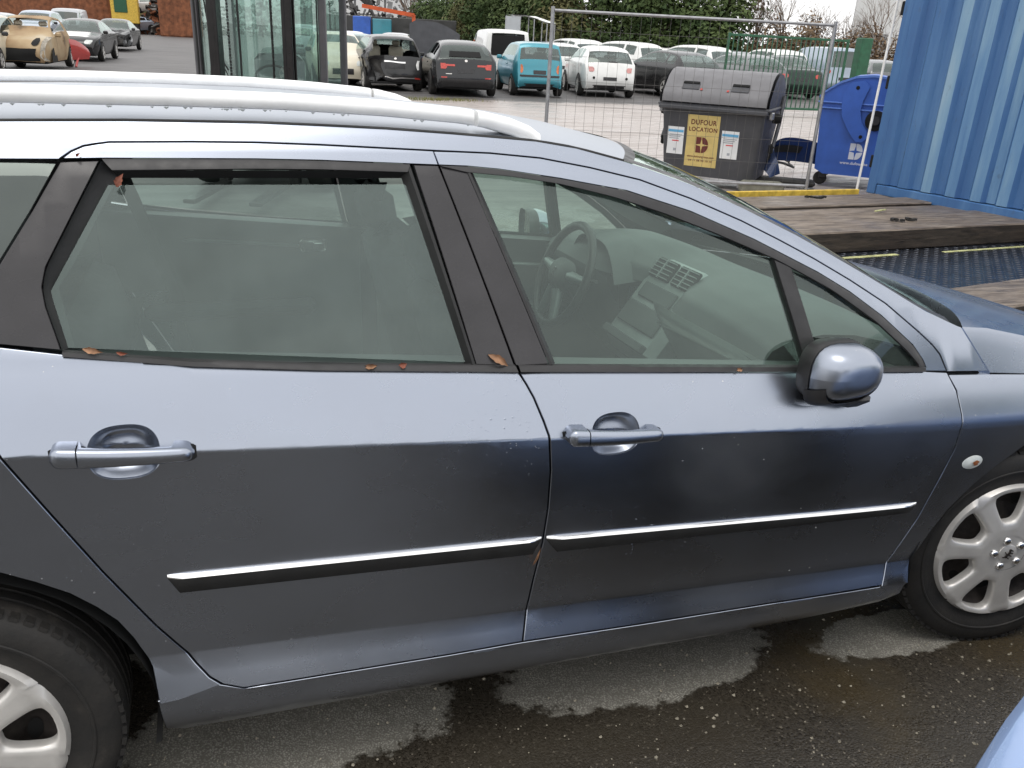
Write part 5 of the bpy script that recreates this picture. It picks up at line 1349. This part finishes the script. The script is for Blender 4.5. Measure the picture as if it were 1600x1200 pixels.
# --- mesh fence panel
FA, FB = Vector((1.66, 7.30, 0)), Vector((4.70, 6.28, 0))
fe = empty('mesh_fence', FA, math.atan2(FB.y-FA.y, FB.x-FA.x), 'galvanised mesh fence panel with round poles in front of the grey waste container', 'fence')
FL = (FB-FA).length
for x in (0, FL): MB().tube([(x, 0, .02), (x, 0, 1.97)], .021, 12).build('pole', 'galvanised', fe)
for z in (.13, 1.93): MB().tube([(.02, 0, z), (FL-.02, 0, z)], .017, 10).build('rail', 'galvanised', fe)
wv = MB().tube([(0, 0, .14), (0, 0, 1.92)], .0017, 5).mesh('wire'); wv.materials.append(M['wire_dull'])
wh = MB().tube([(.02, 0, 0), (FL-.02, 0, 0)], .0017, 5).mesh('wire'); wh.materials.append(M['wire_dull'])
k = .11
while k < FL-.05:
    o = bpy.data.objects.new('wire', wv); COL.objects.link(o); o.parent = fe; o.location = (k, .003, 0); k += .112
for k in range(6):
    o = bpy.data.objects.new('wire', wh); COL.objects.link(o); o.parent = fe; o.location = (0, -.003, .38+.27*k)
tag(MB().rbox((4.25, 6.55, .07), (.52, .22, .15), .03, Matrix.Rotation(R(-20), 3, 'Z')).build('fence_foot', 'concrete_block'), 'weathered concrete block holding the mesh fence, below the grey waste container', 'concrete block')
# wrecked bumper and hose lying behind the fence
b = MB()
def bump_pt(u, v):
    a = R(200-150*u); r = .95
    return (5.55+r*math.cos(a)*.9+.15*v, 7.25+.45*math.sin(a)-.35*u, .10+.42*math.sin(PI*u)**.6*(.4+.6*v)+.05*v)
b.grid(bump_pt, 26, 6); o = b.build('car_bumper', 'paint_navy', angle=60); tag(o, 'dark torn-off car bumper lying beside the grey waste container', 'bumper')
b = MB(); b.grid(lambda u, v: tuple(Vector(bump_pt(.15+.5*u, .35+.3*v))+Vector((-.01, -.025, .01))), 12, 2); b.build('bumper_grille', 'void_black', o)
tag(MB().tube([(5.75+.32*math.cos(t*.42), 8.5+.35*math.sin(t*.42), .10+.05*math.sin(t*.8)) for t in range(16)], .018, 8).build('rubber_hose', 'rubber'), 'black rubber hose looped on the pale yard beside the blue container', 'hose')
tag(MB().rbox((4.9, 7.1, .06), (.9, .25, .08), .03, Matrix.Rotation(R(-35), 3, 'Z')).build('sill_scrap', 'scrap_dark'), 'dark strip of scrap on the ground under the fence end', 'scrap')

# --- green yard gate
ga = empty('yard_gate', (10.9, 18.2, 0), math.atan2(-.35, 4.4), 'green barred yard gate beyond the waste containers', 'gate')
for x in (0, 3.55): MB().rbox((x, 0, 1.0), (.06, .06, 1.98), .01).build('gate_post', 'gate_green', ga)
MB().rbox((4.05, 0, 1.02), (.34, .30, 2.04), .02).build('gate_pillar', 'gate_green', ga)
for z in (.16, 1.94): MB().rbox((1.78, 0, z), (3.5, .05, .06), .008).build('gate_rail', 'gate_green', ga)
bar = MB().box((0, 0, 1.05), (.022, .022, 1.74)).mesh('gate_bar'); bar.materials.append(M['gate_green'])
for k in range(24):
    o = bpy.data.objects.new('gate_bar', bar); COL.objects.link(o); o.parent = ga; o.location = (.14+k*.142, 0, 0)

# --- blue shipping container
sc = empty('shipping_container', (5.02, 5.62, .17), math.atan2(-.97, .25), 'faded blue corrugated shipping container filling the upper right', 'container')
SL_, SH, SD = 6.06, 2.6, 2.44
b = MB(); pts = []; x = .10; p_ = .278; dpt = .046
while x < SL_-.1:
    pts += [(x, 0), (x+.110, 0), (x+.148, dpt), (x+.240, dpt)]; x += p_
pts = [(q[0], q[1]) for q in pts]
vs = [(q[0], q[1], z) for q in pts for z in (.12, SH-.10)]
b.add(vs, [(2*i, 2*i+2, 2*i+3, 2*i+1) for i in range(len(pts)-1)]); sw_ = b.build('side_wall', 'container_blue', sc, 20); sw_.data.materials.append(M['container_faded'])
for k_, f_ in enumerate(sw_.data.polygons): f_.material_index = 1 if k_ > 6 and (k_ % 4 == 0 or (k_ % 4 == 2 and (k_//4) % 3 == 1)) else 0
for nm, c, d in (('corner_post', (.055, .05, SH/2), (.11, .11, SH)), ('corner_post', (SL_-.055, .05, SH/2), (.11, .11, SH)), ('bottom_rail', (SL_/2, .03, .055), (SL_-.24, .08, .11)), ('top_rail', (SL_/2, .03, SH-.05), (SL_-.24, .08, .10))):
    MB().rbox(c, d, .008).build(nm, 'container_blue', sc)
b = MB(); b.box((SL_/2, SD/2+.08, SH/2), (SL_-.1, SD-.1, SH-.08)); b.build('box_core', 'container_blue', sc)
for z in (.35, 1.2, 1.95): MB().rbox((-.012, .02, z), (.04, .05, .14), .008).build('door_hinge', 'void_black', sc)
tag(MB().tube([(4.95, 5.70, .10), (5.04, 5.74, 2.9)], .014, 8).build('white_tube', 'white_tube'), 'thin white tube standing upright along the edge of the blue shipping container', 'tube')

# --- timbers on the steel deck
deck = empty('steel_deck', (0, 0, 0), 0, 'dark wet chequer plate deck between the timbers right of the estate car', 'steel deck')
MB().rbox((4.3, 2.85, -.012), (4.4, 1.95, .05), .008).build('deck_plate', 'plate_steel', deck)
b = MB(); px = .058
for i in range(int(4.3/px)):
    for j in range(int(1.75/px)):
        x, y = 2.15+i*px, 1.95+j*px; a = R(45 if (i+j) % 2 else -45); c, s = math.cos(a), math.sin(a); z = .0135
        q = [(.021, 0), (0, .0065), (-.021, 0), (0, -.0065)]
        b.add([(x+u*c-v*s, y+u*s+v*c, z) for u, v in q]+[(x+.55*(u*c-v*s), y+.55*(u*s+v*c), z+.0035) for u, v in q], [(4, 5, 6, 7), (0, 1, 5, 4), (1, 2, 6, 5), (2, 3, 7, 6), (3, 0, 4, 7)])
kind(b.build('raised_lozenges', 'lozenge_steel', deck, 0), 'stuff')
for (xa, ya, xb, yb, w) in ((2.85, 3.42, 3.58, 3.475, .05), (4.12, 3.49, 5.25, 3.575, .04)):
    d = Vector((xb-xa, yb-ya, 0)); MB().box(((xa+xb)/2, (ya+yb)/2, .0165), (d.length, w, .003), Matrix.Rotation(math.atan2(d.y, d.x), 3, 'Z')).build('yellow_marking', 'pale_yellow', deck)
def timber(x0, x1, y0, y1, z0, z1, skew, label, seed):
    rnd = random.Random(seed); b = MB(); nx = 26; m = 10
    def sec(x):
        w, h = (y1-y0)/2, (z1-z0)/2; c = .012
        q = [(-w+c, -h), (w-c, -h), (w, -h+c), (w, h-c), (w-c, h), (w*.35, h+rnd.uniform(-.004, .002)), (-w*.3, h+rnd.uniform(-.004, .002)), (-w+c, h), (-w, h-c), (-w, -h+c)]
        return [(x, (y0+y1)/2+a+skew*(x-x0)+rnd.uniform(-.003, .003), (z0+z1)/2+k) for a, k in q]
    vs = [p for i in range(nx+1) for p in sec(x0+(x1-x0)*i/nx)]
    b.add(vs, [(i*m+k, i*m+(k+1) % m, (i+1)*m+(k+1) % m, (i+1)*m+k) for i in range(nx) for k in range(m)]+[tuple(range(m)), tuple(nx*m+k for k in range(m))])
    o = b.build('timber_beam', 'sleeper_wood', angle=30); o.data.materials.append(M['sleeper_side'])   # tarred flanks
    for f in o.data.polygons: f.material_index = 0 if f.normal.z > .5 else 1
    return tag(o, label, 'timber', 'heavy timbers laid on the steel deck')
timber(1.9, 5.62, 3.52, 4.16, .015, .205, .060, 'nearest and widest heavy timber, its dark cut face above the chequer plate', 1)
timber(1.9, 5.36, 4.235, 4.585, .010, .185, .052, 'second heavy timber from the chequer plate', 2)
timber(1.9, 5.20, 4.655, 4.985, .010, .204, .046, 'third heavy timber from the chequer plate', 3)
timber(1.9, 5.02, 5.05, 5.31, .010, .186, .040, 'farthest heavy timber, against the yellow edge bar', 4)
timber(1.9, 4.5, 1.35, 1.80, .015, .205, .16, 'weathered timber lying near the bonnet of the estate car', 5)
b = MB(); b.rbox((3.55, 5.56, .11), (2.7, .035, .20), .006, Matrix.Rotation(R(2), 3, 'Z')); tag(b.build('edge_bar', 'yellow_paint'), 'yellow painted edge bar along the farthest timber', 'edge bar')
# rubble scraps on the timbers
for i, (x, y, z, mt, lab) in enumerate(((4.05, 3.95, .208, 'scrap_dark', 'lump of brown mud on the nearest timber'), (4.15, 4.40, .204, 'pale_yellow', 'pale splinter of wood on the second timber'), (3.95, 5.15, .20, 'scrap_dark', 'dark scrap on the farthest timber'))):
    b = MB()
    for k in range(9 if i != 1 else 1):
        c = (x+random.uniform(-.14, .14)*(i != 1), y+random.uniform(-.04, .04)*(i != 1), z+.012); b.box(c, (random.uniform(.02, .06) if i != 1 else .20, .03 if i != 1 else .018, .02 if i != 1 else .010), Matrix.Rotation(random.uniform(0, 3) if i != 1 else .35, 3, 'Z'))
    o = b.build('mud_lump' if i != 1 else 'wood_splinter', mt); tag(o, lab, 'scrap')

# --- forklift facing us behind the estate car
fk = empty('forklift', (-1.56, 7.25, 0), R(-19), 'dark forklift with twin mast channels, chains and glazed cab behind the estate car', 'forklift')
mat('cab_grey', (.085, .082, .088), .45, .1, var=.2, scale=6)
mat('mast_black', (.012, .010, .010), .35, .3, var=.4, scale=8, rvar=.1)
glass('cab_glass', (.80, .90, .87), haze=.12, hcol=(.5, .56, .55), refl=2.4)
for x in (-.64, .64):
    MB().rbox((x, .10, 1.55), (.075, .09, 1.5), .015).build('cab_pillar', 'cab_grey', fk)
    MB().rbox((x*1.0, 1.25, 1.55), (.075, .09, 1.5), .015).build('cab_pillar', 'cab_grey', fk)
    MB().box((x*.93, .055, 1.6), (.012, .012, 1.4)).build('pillar_seal', 'void_black', fk)
MB().rbox((0, .68, 2.34), (1.44, 1.3, .09), .03).build('cab_roof', 'cab_grey', fk)
MB().rbox((0, .8, .55), (1.30, 2.0, .66), .06).build('chassis', 'cab_grey', fk)
MB().box((0, .11, 1.58), (1.21, .008, 1.42)).build('windscreen', 'cab_glass', fk)
MB().box((0, 1.28, 1.62), (1.21, .008, 1.3)).build('rear_window', 'cab_glass', fk)
for x in (-.30, .36):
    b = MB(); b.rbox((x, -.30, 1.55), (.035, .16, 2.9), .006); b.rbox((x+.045*(-1 if x < 0 else 1), -.36, 1.55), (.07, .03, 2.9), .006); b.rbox((x+.045*(-1 if x < 0 else 1), -.24, 1.55), (.07, .03, 2.9), .006)
    b.build('mast_channel', 'mast_black', fk)
link = MB(); 
for k in range(2): link.rbox((-.006+.012*k, 0, 0), (.006, .018, .026), .003)
lm = link.mesh('chain_link'); lm.materials.append(M['mast_black'])
for x in (-.19, .235):
    for k in range(62):
        o = bpy.data.objects.new('chain_link', lm); COL.objects.link(o); o.parent = fk; o.location = (x, -.33, .75+k*.029); o.rotation_euler = (0, 0, 0 if k % 2 else PI/2)
for x in (-.135, .19, -.56): MB().tube([(x, -.20, .6), (x+.01, -.20, 1.3), (x, -.19, 2.4)], .011, 8).build('hydraulic_hose', 'rubber', fk)
for x in (-.60, .60):
    w = MB().lathe([(.12, -.10), (.20, -.13), (.34, -.13), (.36, -.08), (.36, .08), (.34, .13), (.12, .10)], 26, (x, .15, .36), 'X').build('drive_wheel', 'tyre', fk)
    w = MB().lathe([(.10, -.08), (.24, -.10), (.27, -.05), (.27, .05), (.24, .10), (.10, .08)], 24, (x*.9, 1.55, .27), 'X').build('steer_wheel', 'tyre', fk)
for x in (-.3, .3): MB().rbox((x, -.95, .10), (.12, 1.1, .04), .008).build('fork', 'mast_black', fk)
MB().rbox((0, .82, 1.02), (.56, .16, .62), .07).build('seat_back', 'stack_grey', fk)
MB().rbox((0, .60, .92), (.56, .50, .14), .05).build('seat_cushion', 'stack_grey', fk)
MB().tube([(.02+.17*math.cos(t*.314), .38+.10*math.sin(t*.314), 1.12+.10*math.sin(t*.314)) for t in range(21)], .013, 8).build('steering_wheel', 'rubber', fk)
MB().tube([(.30, .30, .9), (.29, .28, 1.22)], .010, 8).build('control_lever', 'rubber', fk)
b = MB(); b.tube([(-.54, .088, 1.0), (-.50, .080, 1.42), (-.56, .078, 2.0)], .008, 6); b.tube([(-.50, .08, 1.42), (-.34, .07, 1.17)], .009, 6); b.tube([(-.46, .08, 1.35), (-.34, .07, 1.10)], .006, 6); b.build('windscreen_wiper', 'rubber', fk)

# ------------------------------------------------------------------ far yard
def box_thing(name, c, d, mt, label, cat, rz=0., bev=.04):
    o = MB().rbox((0, 0, d[2]/2), d, bev).build(name, mt); o.location = c; o.rotation_euler = (0, 0, rz); return tag(o, label, cat)
def corrug_box(name, c, d, mt, label, cat, rz=0.):
    root = empty(name, c, rz, label, cat); w, dp, h = d
    n = int(w/.14); b = MB()
    pts = [(-w/2+w*i/n, -dp/2-(.05 if (i//2) % 2 else 0)) for i in range(n+1)]
    b.add([(p[0], p[1], z) for p in pts for z in (.1, h-.1)], [(2*i, 2*i+2, 2*i+3, 2*i+1) for i in range(n)]); b.build('front_sheet', mt, root, 20)
    MB().box((0, .04, h/2), (w, dp, h)).build('box_core', mt, root); return root
corrug_box('rusty_container', (-3.3, 88, 0), (3.0, 5, 4.2), 'rust_sheet', 'tall rust red container left of the forklift', 'container', R(-8))
corrug_box('rusty_container', (-16.2, 92, 0), (17., 4, 4.6), 'rust_sheet', 'long rust brown container wall behind the cars at upper left', 'container', R(3))
rk = empty('yellow_skip', (-8.1, 90.0, .0), 0, 'yellow and green metal skip above the scrap pile', 'skip')
MB().rbox((0, 0, 2.2), (2.3, 2.2, 2.6), .05).build('skip_body', 'yellow_paint', rk)
MB().rbox((-.3, -1.12, 2.5), (1.1, .1, 1.4), .03).build('green_panel', 'gate_green', rk)
MB().rbox((0, 0, .45), (2.2, 2.0, .9), .05).build('skip_base', 'scrap_dark', rk)
# pile of crushed cars
bg_car('sedan', 'paint_bluesilver', (-5.6, 92.0, .2), R(-150), 'crushed blue-silver car at the foot of the scrap pile', detail=1, lights=False, tilt=(.1, .08), wheel_skip=(('f', 1), ('f', -1), ('r', 1), ('r', -1)), name='crushed_car', glassm='void_black')
bg_car('hatch', 'paint_white', (-7.9, 94.5, 1.75), R(-8), 'white car lying on top of the scrap pile', detail=1, lights=False, tilt=(.05, -.06), name='crushed_car', glassm='privacy_glass')
def scrap_heap(name, c, rx, ry, h, n, mts, label):
    root = empty(name, c, 0, label, 'scrap heap'); rnd = random.Random(n)
    for q, mt in enumerate(mts):
        b = MB()
        for k in range(n):
            a = rnd.uniform(0, 2*PI); r = math.sqrt(rnd.random()); x, y = rx*r*math.cos(a), ry*r*math.sin(a); z = h*(1-r**1.5)*rnd.uniform(.3, 1)
            Rm = Matrix.Rotation(rnd.uniform(0, 6), 3, 'X') @ Matrix.Rotation(rnd.uniform(0, 6), 3, 'Z') @ Matrix.Rotation(rnd.uniform(0, 6), 3, 'Y')
            b.box((x, y, z), (rnd.uniform(.15, .9), rnd.uniform(.1, .6), rnd.uniform(.03, .25)), Rm)
        kind(b.build('loose_scrap', mt, root, 0), 'stuff')
    return root
scrap_heap('scrap_heap', (-5.3, 92.5, 0), 2.3, 2., 3.4, 160, ('scrap_dark', 'scrap_grey', 'rust_sheet'), 'dark engine and metal scrap heaped beside the tall rust red container')
scrap_heap('scrap_heap', (16, 112, 0), 26, 7, 6.5, 420, ('scrap_grey', 'scrap_dark', 'far_grey'), 'long grey scrap heap on the skyline right of the forklift')
# industrial skyline
hall = empty('factory_hall', (14, 165, 0), 0, 'pale grey factory hall on the skyline above the scrap heap', 'building')
MB().box((0, 0, 5.), (44, 12, 10.)).build('wall', 'far_white', hall)
MB().prism([(-22.5, 10.0), (22.5, 10.0), (22.5, 10.4), (-22.5, 10.7)], -6.5, 6.5).build('roof', 'far_grey', hall)
for k in range(9): MB().box((-20+5*k, -6.05, 7.4), (3.0, .15, 1.6)).build('window', 'far_dark', hall)
fr = empty('steel_gantry', (8, 120, 0), 0, 'grey steel gantry with inclined conveyor on the skyline', 'gantry')
for x in (-6, -2, 2, 6, 10, 14): MB().box((x, 0, 4.), (.25, .25, 8)).build('column', 'far_grey', fr)
for z in (3.2, 5.4, 7.6): MB().box((4, 0, z), (20.5, .2, .2)).build('beam', 'far_grey', fr)
b = MB(); b.box((8.5, -1, 7.0), (9, .9, .8), Matrix.Rotation(R(38), 3, 'Y')); b.build('conveyor', 'far_dark', fr)
MB().box((13.5, -1.2, 6.6), (3.4, 1.5, 1.9)).build('hopper', 'far_dark', fr)
oc = empty('loading_crane', (11.0, 57, 0), R(-14), 'orange crane boom raised above the parked cars', 'crane')
b = MB(); b.box((-1.2, 0, 2.72), (3.4, .28, .24), Matrix.Rotation(R(7), 3, 'Y')); b.build('boom', 'orange_paint', oc)
MB().box((.45, 0, 2.1), (.22, .28, .9)).build('knuckle', 'orange_paint', oc); MB().box((.6, .2, .9), (1.6, 1.2, 1.6)).build('crane_base', 'far_dark', oc)
box_thing('dark_wall', (9.5, 60, 0), (11, .4, 2.35), 'far_dark', 'low dark wall behind the far row of cars', 'wall', R(-12))
box_thing('blue_skip', (8.3, 58.4, 0), (1.15, 1., 2.3), 'bin_blue', 'bright blue skip against the low dark wall, left one of two', 'skip', R(-12))
box_thing('blue_skip', (9.6, 58.2, 0), (1.25, 1., 2.2), 'paint_teal', 'teal blue skip against the low dark wall, right one of two', 'skip', R(-12))
# charcoal raised bonnet behind the dark grey hatchback
rb = empty('raised_bonnet', (5.2, 26.6, 0), R(-10), 'charcoal rounded car bonnet standing raised behind the dark grey hatchback', 'car bonnet')
def bon(u, v): 
    w = .82; x = -w+2*w*u; top = 1.95-.05*u-.38*max(0, u-.45)**1.6*2.2-.12*max(0, .12-u)/.12
    return (x, .12*v+.10*math.sin(PI*u), .85+(top-.85)*v)
b = MB(); b.grid(bon, 24, 10); b.grid(lambda u, v: tuple(Vector(bon(u, v))+Vector((0, .05, -.01))), 24, 10); b.build('panel', 'bin_grey', rb, 60)
MB().tube([(-.5, .1, .1), (-.45, .08, .95)], .03, 8).build('stay', 'scrap_dark', rb); MB().tube([(.5, .1, .1), (.45, .08, .95)], .03, 8).build('stay', 'scrap_dark', rb)
# silver trailer canopy frame
tcn = empty('trailer_canopy', (12.1, 36.4, 0), R(-38), 'silver box trailer with sagging white canopy above the teal city car', 'trailer')
for x in (-.95, -.3, .35, .95):
    for y in (-.6, .6): MB().tube([(x, y, 1.0), (x, y, 2.45-.28*max(0, x))], .025, 6).build('canopy_post', 'galvanised', tcn)
b = MB(); b.grid(lambda u, v: (-1.0+2.0*u, -.65+1.3*v, 2.48-.26*max(0, -1+2*u)-.10*math.sin(PI*v)*math.sin(3*PI*u)**2), 14, 6); b.build('canopy_sheet', 'paint_white', tcn, 60)
b = MB(); b.grid(lambda u, v: (-1.0+.7*u, -.62, 1.0+1.42*v), 3, 3); b.build('side_sheet', 'paint_silver', tcn)
MB().rbox((0, 0, .8), (2.1, 1.35, .4), .03).build('trailer_bed', 'galvanised', tcn)
for y in (-.72, .72): MB().lathe([(.1, -.07), (.30, -.08), (.32, 0), (.30, .08), (.1, .07)], 20, (0, y, .32)).build('trailer_wheel', 'tyre', tcn)
# white hall far right
wb = empty('white_hall', (118, 134, 0), R(-38), 'tall white hall on the far right skyline', 'building')
MB().box((0, 0, 6.5), (13, 12, 13)).build('wall', 'far_white', wb); MB().box((0, 0, 13.2), (13.4, 12.4, .5)).build('roof', 'far_grey', wb); MB().box((-2, -6.05, 3), (3, .15, 4)).build('door', 'far_grey', wb)

# ------------------------------------------------------------------ trees
def leaf_tree_mesh(seed, h, rx, n, leaf):
    rnd = random.Random(seed); b = MB(); lobes = [(rnd.uniform(-.55, .55)*rx, rnd.uniform(-.55, .55)*rx, h*rnd.uniform(.32, .86), rx*rnd.uniform(.32, .60)) for _ in range(16)]+[(0, 0, h*.90, rx*.42), (0, 0, h*.2, rx*.75), (0, 0, h*.45, rx*.8)]
    vs = []; fs = []
    for k in range(n):
        cx, cy, cz, r = rnd.choice(lobes)
        u = rnd.uniform(-1, 1); t = rnd.uniform(0, 2*PI); q = r*(.55+.5*rnd.random()**.6); s = math.sqrt(1-u*u)
        p = Vector((cx+q*s*math.cos(t), cy+q*s*math.sin(t), max(.05, cz+q*u*1.15)))
        nd = Vector((s*math.cos(t), s*math.sin(t), u+.4)).normalized(); a = nd.orthogonal().normalized(); a.rotate(Matrix.Rotation(rnd.uniform(0, 6), 3, nd)); c = nd.cross(a)
        L = leaf*rnd.uniform(.6, 1.3); W = L*rnd.uniform(.35, .6); tl = nd*rnd.uniform(-.5, .5)*L
        i = len(vs); vs += [p-a*L, p+c*W+tl*.3, p+a*L+tl, p-c*W]; fs.append((i, i+1, i+2, i+3))
    return b.add(vs, fs).mesh('crown', 0)
def trunk_mesh(seed, h, r):
    rnd = random.Random(seed); b = MB(); x = y = 0; pts = [(0, 0, -.1)]
    for k in range(1, 7): x += rnd.uniform(-.1, .1); y += rnd.uniform(-.1, .1); pts.append((x, y, h*k/6))
    b.tube(pts, [r*(1-.13*k) for k in range(7)], 8)
    for k in range(7):
        q = Vector(pts[rnd.randint(2, 5)]); a = rnd.uniform(0, 6); e = q+Vector((math.cos(a)*h*.2, math.sin(a)*h*.2, h*.16)); b.tube([q, (q+e)/2+Vector((0, 0, .1)), e], [r*.45, r*.3, r*.12], 5)
    return b.mesh('trunk', 50)
def bare_tree_mesh(seed, h):
    rnd = random.Random(seed); b = MB()
    def grow(p, d, L, r, lev):
        e = p+d*L; m = (p+e)/2+Vector((rnd.uniform(-.1, .1), rnd.uniform(-.1, .1), rnd.uniform(-.05, .05)))*L*.6
        b.tube([p, m, e], [r, r*.8, r*.55], 5 if lev < 2 else 3, caps=False)
        if lev >= 4: return
        for k in range(3 if lev else 5):
            nd = (d+Vector((rnd.uniform(-.8, .8), rnd.uniform(-.8, .8), rnd.uniform(-.15, .55)))*(.75)).normalized()
            t = rnd.uniform(.45, 1.); grow(p+d*L*t, nd, L*rnd.uniform(.5, .75), r*.5, lev+1)
    for k in range(3): grow(Vector((rnd.uniform(-.2, .2), rnd.uniform(-.2, .2), 0)), Vector((rnd.uniform(-.12, .12), rnd.uniform(-.12, .12), 1)).normalized(), h*.48, .055, 0)
    return b.mesh('branches', 0)
LT = [leaf_tree_mesh(11+i, 5.2, 2.0, 3600, .15) for i in range(4)]
LTm = ['leaf_dark', 'leaf_olive', 'leaf_dark', 'leaf_dark']
for me, mt in zip(LT, LTm): me.materials.append(M[mt])
TR = [trunk_mesh(21+i, 4.4, .14) for i in range(2)]
for me in TR: me.materials.append(M['bark'])
BT = [bare_tree_mesh(31+i, 4.6) for i in range(3)]
for me in BT: me.materials.append(M['twig'])
BU = [leaf_tree_mesh(41+i, 2.9, 1.7, 1500, .10) for i in range(2)]
for me in BU: me.materials.append(M['leaf_brown'])
def put(me, nm, parent, **k):
    o = bpy.data.objects.new(nm, me); COL.objects.link(o); o.parent = parent; return o
rnd = random.Random(5)
hedge = [(19.3, 86), (19.4, 81), (19.4, 77), (19.2, 73), (19.1, 69), (19.0, 65.5), (18.9, 62), (18.9, 58.5), (19.0, 55.5), (19.2, 52.8), (19.7, 50.2), (20.9, 48.4), (22.4, 47.0), (24.0, 46.0), (25.7, 45.2), (27.4, 44.6)]
hl = ['%s evergreen of the tall hedge, counting from the far end on the left' % w for w in ('first', 'second', 'third', 'fourth', 'fifth', 'sixth', 'seventh', 'eighth', 'ninth', 'tenth', 'eleventh', 'twelfth', 'thirteenth', 'fourteenth', 'fifteenth', 'sixteenth')]
for i, (x, y) in enumerate(hedge):
    t = empty('hedge_tree', (x, y, 0), rnd.uniform(0, 6), hl[i], 'tree', 'evergreen hedge behind the parked cars'); k = (.80+.16*min(1, i/5))*rnd.uniform(.93, 1.08); t.scale = (1.15, 1.15, k)
    put(TR[i % 2], 'trunk', t); put(LT[(i*7+i//3) % 4], 'crown', t)
bl = [(28.6, 43.6), (30.0, 42.6), (31.6, 41.8), (33.4, 41.2), (35.2, 40.4), (37., 39.5), (38.8, 38.8), (40.8, 38.0), (43, 37.4), (45.5, 37.0)]
for i, (x, y) in enumerate(bl):
    w = ('first', 'second', 'third', 'fourth', 'fifth', 'sixth', 'seventh', 'eighth', 'ninth', 'tenth')[i]
    t = empty('bare_tree', (x, y, 0), rnd.uniform(0, 6), '%s leafless tree right of the evergreen hedge' % w, 'tree', 'leafless trees behind the green gate'); t.scale = (1.1, 1.1, rnd.uniform(.85, 1.12)); put(BT[i % 3], 'branches', t)
    t = empty('brown_bush', (x+.6, y-1.2, 0), rnd.uniform(0, 6), '%s russet bush below the leafless trees' % w, 'bush', 'russet bushes behind the green gate'); t.scale = (1.1, 1.1, rnd.uniform(.8, 1.15)); put(TR[i % 2], 'stem', t).scale = (.5, .5, .5); put(BU[i % 2], 'foliage', t)
t = empty('bare_tree', (19.8, 95, 0), 1., 'leafless tree at the far left end of the evergreen hedge', 'tree'); t.scale = (1.6, 1.6, 1.7); put(BT[0], 'branches', t)
# weeds under the parked cars
b = MB(); rnd = random.Random(9)
for k in range(900):
    x = rnd.gauss(3.4, .7); y = rnd.gauss(20.0, .22); L = rnd.uniform(.03, .09); a = rnd.uniform(0, 6)
    b.add([(x, y, 0), (x+.012*math.cos(a), y+.012*math.sin(a), 0), (x+L*.5*math.cos(a+1), y+L*.5*math.sin(a+1), L)], [(0, 1, 2)])
kind(b.build('weeds', 'weed', angle=0), 'stuff')
# far treeline closing the horizon
b = MB(); rnd = random.Random(3)
for k in range(2600):
    a = rnd.uniform(-1.2, 1.5); d = rnd.uniform(230, 260); x, y = d*math.sin(a), d*math.cos(a); z = rnd.uniform(0, 1)**1.2*(5+2.5*math.sin(a*17)+1.5*math.sin(a*41)); s = rnd.uniform(.7, 1.8)
    b.add([(x-s, y, z), (x+s, y, z-.2), (x+s*.6, y, z+s), (x-s*.5, y, z+s*.8)], [(0, 1, 2, 3)])
kind(b.build('far_treeline', 'leaf_olive', angle=0), 'stuff')

# ------------------------------------------------------------------ small things on the car and the tarmac
bpy.context.view_layer.update()
CM = car.matrix_world.copy()
def leaf(x, z, L, ang, mt, label, lift=.006, W=.30, y=None, name='fallen_leaf'):
    """a dry leaf lying on the near flank at (x, z) in the car's frame"""
    b = MB(); c, s = math.cos(ang), math.sin(ang)
    def fn(u, v):
        l = (u-.5)*L; w = (v-.5)*L*W*(math.sin(PI*min(.999, max(.001, u**.8)))**1.3+.04)*(1+.12*math.sin(23*u+x*90))+L*.08*math.sin(PI*u); px, pz = x+l*c-w*s, z+l*s+w*c
        yy = -(Wside(px, pz)+lift*.6+.005*math.sin(PI*u)+.006*(abs(v-.5)*2)**2*math.sin(PI*u)) if y is None else y-.004*math.sin(PI*u)
        return CM @ Vector((px, yy, pz))
    b.grid(fn, 16, 4); return tag(b.build(name, mt, angle=60), label, 'leaf')
leaf(-1.612, 1.020, .050, R(-32), 'leaf_tan', 'tan dry leaf stuck at the foot of the black door pillar')
leaf(-2.372, 1.094, .034, R(-14), 'leaf_tan', 'tan leaf in the rear lower corner of the lowered window')
leaf(-2.325, 1.087, .020, R(-10), 'leaf_red', 'tiny brown leaf just right of the tan leaf in the rear window corner')
leaf(-1.880, 1.030, .030, R(0), 'leaf_tan', 'pale brown leaf on the rear waist seal')
leaf(-1.815, 1.028, .018, R(8), 'leaf_red', 'small dark leaf beside the pale brown one on the rear waist seal', W=.6)
leaf(-2.306, 1.372, .026, R(62), 'leaf_red', 'red-brown leaf caught in the top corner of the lowered window', W=.5)
leaf(-1.020, .956, .022, R(-3), 'leaf_tan', 'small tan leaf on the waist seal below the front window', W=.35)
leaf(-2.372, 1.415, .010, R(40), 'leaf_red', 'speck of red leaf at the rear end of the roof shut line', W=.5)
leaf(-1.520, .560, .050, R(70), 'leaf_tan', 'dry twig hanging from the shut line between the doors', W=.08, name='dry_twig')
# grit and pebbles
b = MB(); rnd = random.Random(12)
for k in range(1500):
    x = rnd.uniform(-3.0, 1.2); y = rnd.uniform(-1.9, -.35); r = rnd.choice((.0015, .002, .002, .003, .0035, .005)); z = .000
    vs = [(x+r*rnd.uniform(.7, 1.3)*math.cos(a), y+r*rnd.uniform(.7, 1.3)*math.sin(a), z-.004) for a in (0, 1.26, 2.5, 3.77, 5.03)]+[(x+r*.2, y, z+r*.9-.003)]
    b.add(vs, [(i, (i+1) % 5, 5) for i in range(5)])
mat('grit', (.30, .27, .21), .8, var=.5, scale=200)
kind(b.build('grit', 'grit', angle=0), 'stuff')
